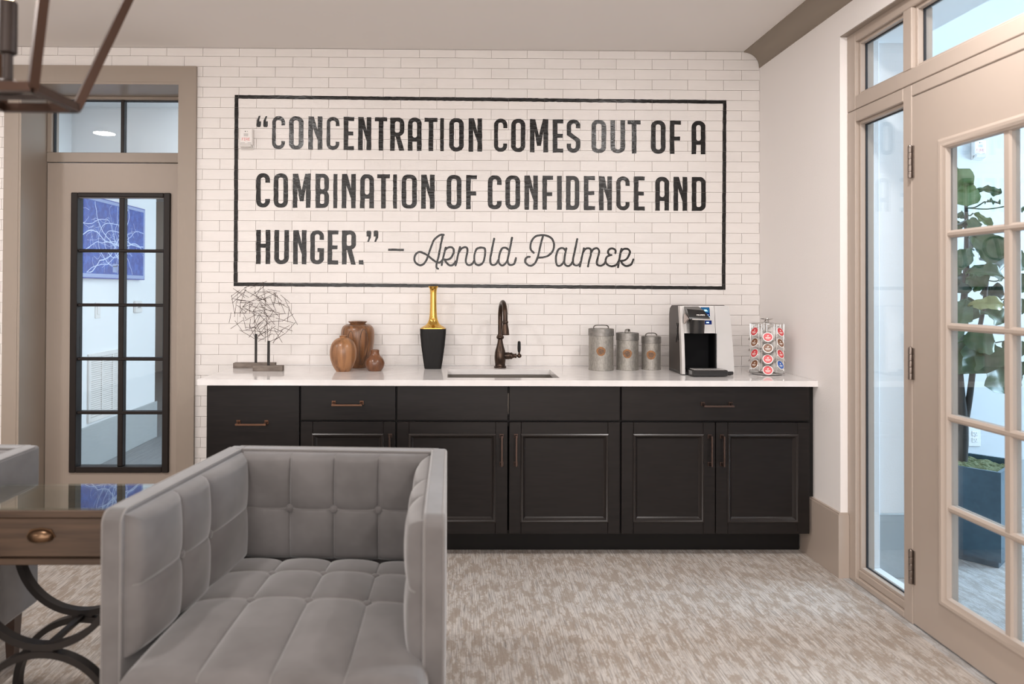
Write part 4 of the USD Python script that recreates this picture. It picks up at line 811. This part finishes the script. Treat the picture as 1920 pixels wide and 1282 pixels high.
hm_ = hull(head_pts); nn, dd = hm_.face_normals, np.einsum('ij,ij->i', hm_.face_normals, hm_.triangles[:, 0])
sel_ = nn[:, 1] < -.05
def head_y(x, z): return float(np.max((dd[sel_] - nn[sel_, 0] * x - nn[sel_, 2] * z) / nn[sel_, 1]))
tx_, tz_ = .060 + kx, .3045 + (v[:, 1] - v[:, 1].min())
tm.vertices = np.stack([tx_, np.array([head_y(a_, b_) for a_, b_ in zip(tx_, tz_)]) - .0004 - v[:, 2], tz_], 1); tm.fix_normals()
obj('lettering', tm, 'print_white', hd, None)
dt = obj('drip_tray', join([box(.026, .205, -.086, .02, .004, .034, .004), box(.17, .262, -.010, .05, .002, .020, .003)]), 'machine_black', t, 30)
gr_ = [box(.036, .190, -.080, -.012, .034, .0365, .001)]
obj('grate', join(gr_), 'machine_silver', dt, None)
for i in range(9): obj('grate_slot', box(.042, .184, -.0765 + i * .0072, -.0757 + i * .0072, .0362, .0367), 'machine_black', dt, None)
obj('base', box(.004, .255, .0, D_ - .01, 0, .014, .002), 'machine_black', t, 30)

# pod carousel
PX_, PY_ = 1.628, -.375
t = thing('pod_carousel', 'chrome wire carousel for coffee pods in the corner by the right wall', 'carousel', (PX_, PY_, ZC))
obj('base', lathe([(0, .001), (.070, .001), (.076, .004), (.077, .007), (.074, .010), (.030, .014), (0, .015)], 56), 'chrome', t, 40)
obj('post', lathe([(.006, .012), (.006, .268), (0, .268)], 20), 'chrome', t, 40)
obj('knob', lathe(spline([(0, .266), (.010, .268), (.013, .274), (.010, .279), (.026, .283), (.030, .288), (.026, .293), (0, .295)], 4), 32), 'chrome', t, 50)
obj('top_ring', move(torus(.082, .0017, 48, 8), 0, 0, .262), 'chrome', t, 40)
obj('bottom_ring', move(torus(.080, .0017, 48, 8), 0, 0, .022), 'chrome', t, 40)
for a in np.linspace(0, PI, 3, endpoint=False):
    obj('spoke', tube([(-.082 * math.cos(a), -.082 * math.sin(a), .262), (0, 0, .266), (.082 * math.cos(a), .082 * math.sin(a), .262)], .0016, 8), 'chrome', t, 40)
A0 = math.atan2(CAM[1] - PY_, CAM[0] - PX_) + math.radians(4)
cols = [A0 + k * 2 * PI / 7 for k in range(-3, 4)]
for a in cols:
    for s in (-1, 1):
        b = a + s * .36
        obj('wire', tube([(.080 * math.cos(b), .080 * math.sin(b), .022), (.082 * math.cos(b), .082 * math.sin(b), .262)], .0015, 8), 'chrome', t, 40)
def pod_frame(a, z):
    """lid looks outwards and up"""
    tl = math.radians(24)
    n_ = np.array([math.cos(a) * math.cos(tl), math.sin(a) * math.cos(tl), math.sin(tl)]); s_ = np.array([-math.sin(a), math.cos(a), 0.0]); u_ = np.cross(n_, s_)
    c = np.array([PX_ + .078 * math.cos(a), PY_ + .078 * math.sin(a), z])
    return Gf.Matrix4d(*[float(q) for q in (*s_, 0, *u_, 0, *n_, 0, *c, 1)])
ring_z = {}
protos = {}
names_ = {0: 'middle', 1: 'right', -1: 'left', 2: 'far right edge', -2: 'far left edge'}
pat = {-3: 'rbrb', 3: 'brbr', -1: 'rbrb', 0: 'rbrr', 1: 'rbrl', 2: 'rbrb', -2: 'rbrr'}
word = {'r': 'red', 'b': 'brown', 'l': 'blue'}
rowname = ['top', 'second from top', 'third from top', 'bottom']
for k in (0, -1, 1, -2, 2, -3, 3):
    a = A0 + k * 2 * PI / 7
    for i in range(4):
        z = ZC + (.196 if k % 2 == 0 else .222) - i * .0560
        c = pat[k][i]
        obj('pod_ring', xf(torus(.0235, .0013, 24, 6), np.array([[*q] for q in np.array(pod_frame(a, z - ZC)).T]) @ np.eye(4) if False else np.vstack([np.hstack([np.array(pod_frame(a, z))[:3, :3].T, (np.array(pod_frame(a, z))[3, :3] - (PX_, PY_, ZC) - .004 * np.array(pod_frame(a, z))[2, :3])[:, None]]), [0, 0, 0, 1]])), 'chrome', t, 40)
        label = '%s-lidded coffee pod, %s in the %s column of the carousel' % (word[c], rowname[i], names_[k]) if abs(k) < 3 else '%s-lidded coffee pod, %s in the back %s column of the carousel' % (word[c], rowname[i], 'left' if k < 0 else 'right')
        if c in protos:
            dup(protos[c], None, 0, label, pod_frame(a, z)); continue
        path = numbered('/World', 'coffee_pod'); x = UsdGeom.Xform.Define(stage, path); x.AddTransformOp(opSuffix='place').Set(pod_frame(a, z)); p = x.GetPrim()
        setdata(p, label=label, category='coffee pod', group='coffee pods in the carousel'); protos[c] = p
        obj('cup', lathe([(0, -.043), (.0180, -.043), (.0185, -.041), (.0222, -.004), (.0225, -.001), (0, -.001)], 32), 'pod_cup', p, 35)
        obj('rim', lathe([(0, -.001), (.0250, -.001), (.0256, .0), (.0250, .0012), (0, .0012)], 36), 'pod_cup', p, 35)
        obj('lid', lathe([(0, .0012), (.0212, .0012), (.0210, .0018), (0, .0020)], 32), 'pod_' + word[c], p, 35)
        obj('print', join([box(-.012, .012, -.006, -.002, .0018, .0023), box(-.009, .008, -.011, -.009, .0018, .0023), hull([(-.006, .003, .0018), (.002, .011, .0018), (.005, .004, .0018), (-.006, .003, .0023), (.002, .011, .0023), (.005, .004, .0023)])]), 'print_white', p, None)
# ------------------------------------------------------------------ tufted armchairs
def lines_with_seams(L, seams, step, welt):
    s = set(np.round(np.linspace(0, L, max(2, int(L / step)) + 1), 5))
    for q in seams:
        s |= set(np.round(q + np.array([-3, -1.8, -1, -.5, 0, .5, 1, 1.8, 3]) * welt, 5))
    for e in (0, L):
        s |= set(np.round(np.abs(e - np.array([.0008, .002, .004, .007, .011, .016, .022, .03])), 5))
    s = sorted(x for x in s if 0 <= x <= L); out = [s[0]]
    for x in s[1:]:
        if x - out[-1] > .0006: out.append(x)
    return np.array(out)
def cushion(w, h, base, us, vs, amp, re, crown=0.0, tuft=.005, skirt=0.0, step=.011, vcrown=None):
    """padded panel: u 0..w, v 0..h, n from -skirt to about base + amp; seams are raised welts between pillows, buttons pull in where they cross"""
    W = .0026
    u, v = lines_with_seams(w, us, step, W), lines_with_seams(h, vs, step, W)
    U, V = np.meshgrid(u, v, indexing='ij')
    def pill(X, L, seams):
        e = np.array([0] + list(seams) + [L]); i = np.clip(np.searchsorted(e, X, 'right') - 1, 0, len(e) - 2)
        s = (X - e[i]) / (e[i + 1] - e[i]); return np.clip(4 * s * (1 - s), 0, 1)
    pu, pv_ = pill(U, w, us), pill(V, h, vs)
    pil = (pu ** .40) * (.45 + .55 * pv_ ** .40) if len(vs) else pu ** .40
    def dist(X, seams): return np.min([np.abs(X - s) for s in seams], axis=0) if len(seams) else np.full(X.shape, 9.0)
    du, dv = dist(U, us), dist(V, vs)
    weltu = np.exp(-(du / (W * .8)) ** 2); weltv = np.exp(-(dv / (W * .8)) ** 2)
    edge = np.minimum(np.minimum(U, w - U), np.minimum(V, h - V))
    q = np.clip(edge / re, 0, 1); e = np.sqrt(np.clip(1 - (1 - q) ** 2, 0, 1))
    N = base * e + amp * pil * e
    if crown: N = N + crown * (4 * (U / w) * (1 - U / w)) ** .7 * (4 * (V / h) * (1 - V / h)) ** .5
    for a in us:
        for b in vs:
            r2 = (U - a) ** 2 + (V - b) ** 2; N = N - tuft * np.exp(-r2 / .020 ** 2) * e
    nu, nv = U.shape
    P = np.stack([U, V, N], -1).reshape(-1, 3)
    idx = np.arange(nu * nv).reshape(nu, nv)
    f = []
    a, b, c, d = idx[:-1, :-1].ravel(), idx[1:, :-1].ravel(), idx[1:, 1:].ravel(), idx[:-1, 1:].ravel()
    f += list(zip(a, b, c)) + list(zip(a, c, d))
    # skirt and back
    rim = list(idx[:, 0]) + list(idx[-1, 1:]) + list(idx[-2::-1, -1]) + list(idx[0, -2:0:-1])
    base_i = len(P); Q = P[rim].copy(); Q[:, 2] = -skirt
    P = np.vstack([P, Q, [[w / 2, h / 2, -skirt]]]); m = len(rim)
    for k in range(m):
        k2 = (k + 1) % m
        f += [(rim[k], base_i + k, base_i + k2), (rim[k], base_i + k2, rim[k2]), (base_i + k2, base_i + k, base_i + m)]
    return T(P, f), N, u, v
def seams(parent, N, u, v, us, vs, O, U, V, Nn, flare=None, r=.0024):
    """thin self-piped welts that lie in the valleys between the pillows"""
    for along, const, isu in [(v, q, True) for q in us] + [(u, q, False) for q in vs]:
        k = np.abs((u if isu else v) - const).argmin(); h = N[k, :] if isu else N[:, k]
        sel = (along > .004) & (along < along[-1] - .004)
        p = np.stack([np.full(sel.sum(), const), along[sel], h[sel] + .0012], 1) if isu else np.stack([along[sel], np.full(sel.sum(), const), h[sel] + .0012], 1)
        w_ = np.asarray(O) + p[:, :1] * np.asarray(U) + p[:, 1:2] * np.asarray(V) + p[:, 2:3] * np.asarray(Nn)
        if flare is not None: w_ = flare(w_)
        keep = np.r_[True, np.linalg.norm(np.diff(w_, axis=0), axis=1) > 1e-4]
        obj('seam_welt', tube(w_[keep], r, 6), 'velvet_welt', parent, 60)
def place(m, O, U, V, N):
    m = m.copy(); v = m.vertices; m.vertices = np.asarray(O) + v[:, :1] * np.asarray(U) + v[:, 1:2] * np.asarray(V) + v[:, 2:3] * np.asarray(N); m.fix_normals(); return m
def armchair(label, loc, rz):
    t = thing('armchair', label, 'armchair', loc, rz, 'grey tufted armchairs')
    hb, hf, D2 = .380, .430, .377                                   # half widths behind and in front, half depth
    z0, zt, ths = .185, .735, .056
    r = .011
    def arm_xy(s, k, off):                                           # k 0 at the back, 1 at the front; off measured inwards
        return s * (hb + (hf - hb) * k - off), D2 - 2 * D2 * k
    arms = {}
    for s in (-1, 1):
        p = []
        RC = .034                                                    # rounded front top corner
        def along(d_, off): return np.array([*arm_xy(s, 1 - d_ / (2 * D2), off)])   # d_ measured back from the front
        for off in (r, ths - r):
            p += [(*(along(r, off)), z0 + r), (*(along(2 * D2 - r, off)), z0 + r), (*(along(2 * D2 - r, off)), zt - r)]
            for q in np.linspace(0, PI / 2, 6): p.append((*along(RC - (RC - r) * math.cos(q), off), zt - RC + (RC - r) * math.sin(q)))
        arms[s] = obj('arm', rhull(p, r), 'velvet', t, 40)
        for off in (.0045, ths - .0045):                             # welts along the edges of the arm
            pts = [(*along(.0025, off), z0 + .012)] + [(*along(RC - (RC - .0025) * math.cos(q), off), zt - RC + (RC - .0025) * math.sin(q)) for q in np.linspace(0, PI / 2, 8)] + [(*along(2 * D2 - .03, off), zt - .0025), (*along(2 * D2 - .02, off), zt - .012)]
            obj('welt', tube(pts, .0034, 8), 'velvet_welt', arms[s], 50)
    bk = obj('backrest', rhull([(x, y, z) for x in (-hb + ths + r - .012, hb - ths - r + .012) for y in (D2 - r, D2 - ths + r) for z in (z0 + r, zt - r - .0008)], r), 'velvet', t, 40)
    for y in (D2 - .0045, D2 - ths + .0045): obj('welt', tube([(-hb + .03, y, zt - .0025), (hb - .03, y, zt - .0025)], .0034, 8), 'velvet_welt', bk, 50)
    obj('seat_deck', rhull([(sx * (hb + (hf - hb) * k - .045), yy, z) for sx in (-1, 1) for k, yy in ((.06, D2 - .05), (1, -D2 + .012)) for z in (z0 + .012, .27)], .012), 'velvet', t, 40)
    # inner back
    iw = 2 * (hb - ths) - .006
    us = [iw * .27, iw * .505, iw * .74]; vb = [.178]
    m, N, gu, gv = cushion(iw, .358, .026, us, vb, .024, .020, crown=.012)
    O = (-iw / 2, D2 - ths + .004, .368); bp = obj('back_cushion', place(m, O, (1, 0, 0), (0, 0, 1), (0, -1, 0)), 'velvet', t, 55)
    btn = lathe(spline([(0, 0), (.0115, .001), (.0130, .005), (.0110, .0105), (0, .0125)], 4), 20)
    def surf(N, gu, gv, a, b): return N[np.abs(gu - a).argmin(), np.abs(gv - b).argmin()]
    def button(parent, O, U, V, Nn, a, b, n): obj('button', place(btn, np.asarray(O) + a * np.asarray(U) + b * np.asarray(V) + (n + .004) * np.asarray(Nn), U, V, Nn), 'velvet', parent, 50)
    seams(bp, N, gu, gv, us, vb, O, (1, 0, 0), (0, 0, 1), (0, -1, 0))
    for a in us:
        for b in vb: button(bp, O, (1, 0, 0), (0, 0, 1), (0, -1, 0), a, b, surf(N, gu, gv, a, b))
    # inner arms
    for s in (-1, 1):
        A = np.array([*arm_xy(s, (ths + .002) / (2 * D2), ths - .003), 0.0]); B = np.array([*arm_xy(s, .985, ths - .003), 0.0])
        L = np.linalg.norm(B - A); d = (B - A) / L; n_ = np.array([-s * -d[1] * -1.0, 0, 0])
        n_ = np.cross(d, (0, 0, 1)); n_ = n_ if n_[0] * s < 0 else -n_
        us_ = [L * .44, L * .68]; vb_ = [.178]
        m, N, gu, gv = cushion(L, .356, .022, us_, vb_, .028, .026, crown=.010)
        O = A + (0, 0, .368)
        ap = obj('arm_cushion', place(m, O, d, (0, 0, 1), n_), 'velvet', t, 55)
        seams(ap, N, gu, gv, us_, vb_, O, d, (0, 0, 1), n_)
        for a in us_:
            for b in vb_: button(ap, O, d, (0, 0, 1), n_, a, b, surf(N, gu, gv, a, b))
    # seat
    sw, sd = 2 * (hb - ths) + .02, .730
    us = [sw * .26, sw * .50, sw * .74]; vs = [sd - .34 - .0, sd - .135]
    m, N, gu, gv = cushion(sw, sd, .030, us, vs, .020, .026, crown=.022, tuft=.004, skirt=.098)
    # slight flare towards the front
    O = np.array([-sw / 2, -D2 - .090, .340])
    mm = place(m, O, (1, 0, 0), (0, 1, 0), (0, 0, 1)); k = np.clip((D2 - mm.vertices[:, 1]) / (2 * D2), 0, 1); mm.vertices[:, 0] = mm.vertices[:, 0] * (1 + .085 * k) + .026 * k
    st = obj('seat', mm, 'velvet', t, 55)
    def flare(w_):
        w_ = w_.copy(); k = np.clip((D2 - w_[:, 1]) / (2 * D2), 0, 1); w_[:, 0] = w_[:, 0] * (1 + .085 * k) + .026 * k; return w_
    seams(st, N, gu, gv, us, vs, O, (1, 0, 0), (0, 1, 0), (0, 0, 1), flare)
    for a in us:
        for b in vs:
            c = O + (a, b, surf(N, gu, gv, a, b) - .003); kc = np.clip((D2 - c[1]) / (2 * D2), 0, 1); c[0] = c[0] * (1 + .085 * kc) + .026 * kc
            obj('button', move(btn, *(c + (0, 0, .003))), 'velvet', st, 50)
    for sx in (-1, 1):
        for k, yy in ((0, D2 - .055), (1, -D2 + .055)):
            x = sx * (hb + (hf - hb) * k - .055)
            obj('leg', hull([(x + i * .021, yy + j * .021, z0 + .02) for i in (-1, 1) for j in (-1, 1)] + [(x + i * .013, yy + j * .013, 0.001) for i in (-1, 1) for j in (-1, 1)]), 'leg_wood', t, None)
    return t
CX_, CY_, CRZ = -.416, -1.918, math.radians(-3.4)
ch = armchair('grey velvet tufted armchair facing the viewer in the foreground, left of the carpet', (CX_, CY_, 0), CRZ)
dup(ch, (CX_ - 1.437, CY_ + .045, 0), CRZ, 'grey velvet tufted armchair cut off by the left edge, beyond the side table')

# ------------------------------------------------------------------ side table with iron rings
TX, TY0, TY1, TZ = -1.159, -2.017, -1.757, .664
t = thing('side_table', 'rustic wooden side table with a drawer, glass top and iron ring base between the armchairs', 'table', (TX, (TY0 + TY1) / 2, 0))
hw, hd_ = .265, (TY1 - TY0) / 2
obj('top_board', box(-hw, hw, -hd_, hd_, TZ - .027, TZ - .006, .002), 'table_wood', t, 30)
obj('glass_top', box(-hw + .002, hw - .002, -hd_ + .002, hd_ - .002, TZ - .0058, TZ, .0015), 'table_glass', t, None)
obj('apron', join([box(-hw + .012, hw - .012, -hd_ + .028, hd_ - .012, .520, TZ - .0275)]), 'table_wood', t, 30)
obj('bottom_rail', box(-hw + .004, hw - .004, -hd_ + .004, hd_ - .004, .502, .5195, .002), 'table_wood', t, 30)
dr = obj('drawer', box(-hw + .016, hw - .016, -hd_ + .010, -hd_ + .0275, .523, TZ - .030, .0025), 'table_wood', t, 30)
cp = dome(0, 0, 0, .0375, .022, .021)
cp = trimesh.intersections.slice_mesh_plane(cp, (0, -1, 0), (0, .0, 0), cap=False)
cp = trimesh.intersections.slice_mesh_plane(cp, (0, 0, 1), (0, 0, -.012), cap=False)
inn = cp.copy(); inn.vertices *= .93; inn.invert()
obj('cup_pull', join([move(cp, -.005, -hd_ + .0095, .582), move(inn, -.005, -hd_ + .0095, .582), move(hull([(x, y, z) for x, z in ((-.042, 0), (.042, 0), (-.03, .021), (.03, .021), (0, .026)) for y in (-.0025, 0)]), -.005, -hd_ + .0095, .581)]), 'antique_brass', dr, 40)
def half_ring(zc, a0, a1, y):
    a = np.linspace(a0, a1, 40); R_ = .205; s1, s2 = .0095, .014
    v = []
    for q in a:
        for rr_, yy in ((R_ - s1, y - s2), (R_ + s1, y - s2), (R_ + s1, y + s2), (R_ - s1, y + s2)): v.append((rr_ * math.cos(q), yy, zc + rr_ * math.sin(q)))
    f = []
    n = len(a)
    for i in range(n - 1):
        for k in range(4):
            q, w2 = i * 4 + k, i * 4 + (k + 1) % 4; f += [(q, w2, w2 + 4), (q, w2 + 4, q + 4)]
    f += [(0, 2, 1), (0, 3, 2), (4 * n - 4, 4 * n - 3, 4 * n - 2), (4 * n - 4, 4 * n - 2, 4 * n - 1)]
    m = T(v, f); m.fix_normals(); return m
for y in (-hd_ + .022, hd_ - .022):
    obj('upper_arc', half_ring(.4715, PI - math.asin(.0), 2 * PI, y) if False else half_ring(.4715, PI - .15, 2 * PI + .15, y), 'iron', t, 40)
    obj('lower_arc', half_ring(.0415, -.18, PI + .18, y), 'iron', t, 40)
    obj('joint', box(-.032, .032, y - .012, y + .012, .247, .266, .002), 'iron', t, 30)
obj('stretcher', box(-.010, .010, -hd_ + .03, hd_ - .03, .250, .263, .001), 'iron', t, 30)

# ------------------------------------------------------------------ lantern pendant
LXc, LYc, LZ = -.928, -2.52, 1.683
t = thing('lantern_pendant', 'open bronze lantern pendant with candle lights, cut off at the upper left', 'pendant lamp', (LXc, LYc, LZ))
s0, s1, hz = .083, .22, .50
bs = .0185
lo = [(x * s0, y * s0, .011) for x, y in ((-1, -1), (1, -1), (1, 1), (-1, 1))]
hi = [(x * s1, y * s1, hz) for x, y in ((-1, -1), (1, -1), (1, 1), (-1, 1))]
for i in range(4):
    obj('bottom_bar', bar(lo[i], lo[(i + 1) % 4], bs), 'lantern_bronze', t, None)
    obj('corner_bar', bar(lo[i], hi[i], bs), 'lantern_bronze', t, None)
    obj('top_bar', bar(hi[i], hi[(i + 1) % 4], bs), 'lantern_bronze', t, None)
    obj('roof_bar', bar(hi[i], (0, 0, hz + .20), bs * .8), 'lantern_bronze', t, None)
obj('cross_bar', join([bar((-s0, 0, .013), (s0, 0, .013), .010)]), 'lantern_dark', t, None)
obj('candle_plate', lathe([(0, .020), (.020, .020), (.034, .030), (.036, .040), (.030, .044), (.012, .046), (0, .046)], 28, (-.020, 0, 0)), 'lantern_dark', t, 40)
CN = (-.020, 0, 0)
obj('stem', lathe([(.010, .046), (.010, .110), (0, .110)], 18, CN), 'lantern_dark', t, 40)
obj('candle_sleeve', lathe([(.012, .104), (.0175, .108), (.0175, .215), (.015, .218), (0, .218)], 24, CN), 'lantern_dark', t, 40)
obj('bulb', lathe(spline([(.007, .218), (.010, .228), (.0165, .248), (.014, .272), (.006, .296), (0, .304)], 4), 20, CN), 'bulb_glow', t, 50)
obj('hub', lathe([(0, hz + .185), (.030, hz + .185), (.030, hz + .215), (0, hz + .215)], 24), 'lantern_dark', t, 40)
obj('rod', tube([(0, 0, hz + .21), (0, 0, H - LZ - .02)], .008, 12), 'lantern_dark', t, 40)
obj('canopy', lathe([(0, H - LZ - .028), (.055, H - LZ - .028), (.062, H - LZ - .004), (.062, H - LZ - .001), (0, H - LZ - .001)], 36), 'lantern_dark', t, 40)

# ------------------------------------------------------------------ potted fiddle-leaf tree beyond the right door
C1 = np.array([2.545, -.77]); e1 = np.array([-.65, .76]); e2 = np.array([.76, .65])
e1 /= np.linalg.norm(e1); e2 /= np.linalg.norm(e2)
pc = C1 + e1 * .21 + e2 * .19
tr = thing('potted_tree', 'fiddle-leaf tree with leathery leaves in a slate-blue planter, behind the right door', 'potted plant', (0, 0, 0))
PM = trimesh.transformations.translation_matrix((pc[0], pc[1], 0)) @ trimesh.transformations.rotation_matrix(math.atan2(e2[1], e2[0]), (0, 0, 1))
a_, b_ = .19, .21
def sqr(k): return [(-a_ * k, -b_ * k), (a_ * k, -b_ * k), (a_ * k, b_ * k), (-a_ * k, b_ * k)]
def shell_box(a, b, z0, z1, th):
    o = sbox(-a, -b, a, b).difference(sbox(-a + th, -b + th, a - th, b - th)); m = extr(o, z1 - z0); m.apply_translation((0, 0, z0)); return m
obj('planter', xf(join([shell_box(a_, b_, .03, .448, .016), box(-a_ + .016, a_ - .016, -b_ + .016, b_ - .016, .03, .05)]), PM), 'planter', tr, None)
obj('plinth', xf(box(-a_ + .012, a_ - .012, -b_ + .012, b_ - .012, .001, .03), PM), 'planter', tr, None)
gx = np.linspace(-a_ + .017, a_ - .017, 40); gy = np.linspace(-b_ + .017, b_ - .017, 40); GX, GY = np.meshgrid(gx, gy, indexing='ij')
GZ = .405 + .030 * meshkit.fbm(np.stack([GX * 45, GY * 45, GX * 0], -1), 3, 4) + .02 * (1 - (GX / a_) ** 2) * (1 - (GY / b_) ** 2)
V_ = np.stack([GX, GY, GZ], -1).reshape(-1, 3); I_ = np.arange(1600).reshape(40, 40)
F_ = np.vstack([np.stack([I_[:-1, :-1].ravel(), I_[1:, :-1].ravel(), I_[1:, 1:].ravel()], 1), np.stack([I_[:-1, :-1].ravel(), I_[1:, 1:].ravel(), I_[:-1, 1:].ravel()], 1)])
obj('moss', xf(T(V_, F_), PM), 'soil_moss', tr, True, kind='stuff')
def wp(x, y, z): return (x, y, z)
stems = [[(pc[0] + .01, pc[1], .40), (pc[0] + .02, pc[1], .62), (pc[0] + .005, pc[1] + .01, .95), (2.60, -.47, 1.35), (2.62, -.45, 1.60), (2.63, -.43, 1.83)],
         [(pc[0] + .015, pc[1] + .01, .52), (pc[0] + .05, pc[1] + .0, .74), (pc[0] + .075, pc[1] - .01, .98), (2.66, -.52, 1.25), (2.68, -.53, 1.50)],
         [(pc[0] + .01, pc[1] + .01, .58), (pc[0] - .035, pc[1] + .01, .72), (pc[0] - .05, pc[1], .98), (2.50, -.44, 1.2)]]
for s_, r0 in zip(stems, (.026, .018, .016)):
    p = spline(s_, 8); obj('trunk', tube(p, np.linspace(r0, .006, len(p)), 12), 'trunk', tr, 50)
allp = np.vstack([spline(s_, 8) for s_ in stems])
def leaf_mesh(b, q, wd, seed):
    rl = np.random.default_rng(seed)
    b, q = np.array(b), np.array(q); L = np.linalg.norm(q - b); d = (q - b) / L
    view = CAM - (b + q) / 2; view /= np.linalg.norm(view)
    nrm = view * .75 + np.array([rl.uniform(-.5, .5), rl.uniform(-.3, .3), rl.uniform(.2, .8)]); nrm -= d * (nrm @ d); nrm /= np.linalg.norm(nrm)
    side = np.cross(d, nrm)
    nu, nv = 13, 9
    s = np.linspace(0, 1, nu); half = wd / 2 * np.interp(s, [0, .06, .2, .38, .55, .75, .9, .97, 1], [.06, .30, .62, .70, .86, 1.0, .82, .45, .05])
    curl = rl.uniform(.06, .16) * L; fold = rl.uniform(.15, .45)
    P = []
    for i in range(nu):
        for j in range(nv):
            t_ = (j / (nv - 1)) * 2 - 1
            wav = .010 * math.sin(s[i] * 11 + seed) * t_ * t_ + .007 * math.sin(s[i] * 23 + seed * 2 + t_) * abs(t_)
            P.append(b + d * L * s[i] + side * half[i] * t_ + nrm * (fold * abs(t_) ** 1.3 * half[i] - curl * (2 * s[i] - 1) ** 2 + curl + wav - (.004 if abs(t_) < .05 else 0)))
    P = np.array(P); I = np.arange(nu * nv).reshape(nu, nv)
    f = np.vstack([np.stack([I[:-1, :-1].ravel(), I[1:, :-1].ravel(), I[1:, 1:].ravel()], 1), np.stack([I[:-1, :-1].ravel(), I[1:, 1:].ravel(), I[:-1, 1:].ravel()], 1)])
    n = len(P); m = T(P, f); vn = m.vertex_normals
    back = P - vn * .0009
    rim = list(I[:, 0]) + list(I[-1, 1:]) + list(I[-2::-1, -1]) + list(I[0, -2:0:-1])
    g_ = [(rim[k], rim[(k + 1) % len(rim)], rim[(k + 1) % len(rim)] + n) for k in range(len(rim))] + [(rim[k], rim[(k + 1) % len(rim)] + n, rim[k] + n) for k in range(len(rim))]
    m = T(np.vstack([P, back]), np.vstack([f, f[:, ::-1] + n, g_])); return m
for i, (bx_, by_, bz_, qx, qy, qz, wd) in enumerate(LEAVES):
    mt = 'leaf_pale' if i in (0, 1, 5) else 'leaf_yellow' if i in (19,) else ('leaf_dark' if i in (7, 9, 14, 18, 12) else 'leaf_green')
    lf = obj('leaf', leaf_mesh((bx_, by_, bz_), (qx, qy, qz), wd * 1.3, i + 1), mt, tr, 60)
    b = np.array([bx_, by_, bz_]); k = np.argmin(np.linalg.norm((allp - b) * (1, 1, 1.4), axis=1)); a = allp[k]
    if np.linalg.norm(a - b) > .01:
        obj('petiole', tube(spline([a, (a + b) / 2 + np.array([0, 0, -.012]), b], 4), .0032, 6), 'leaf_green', lf, 50)
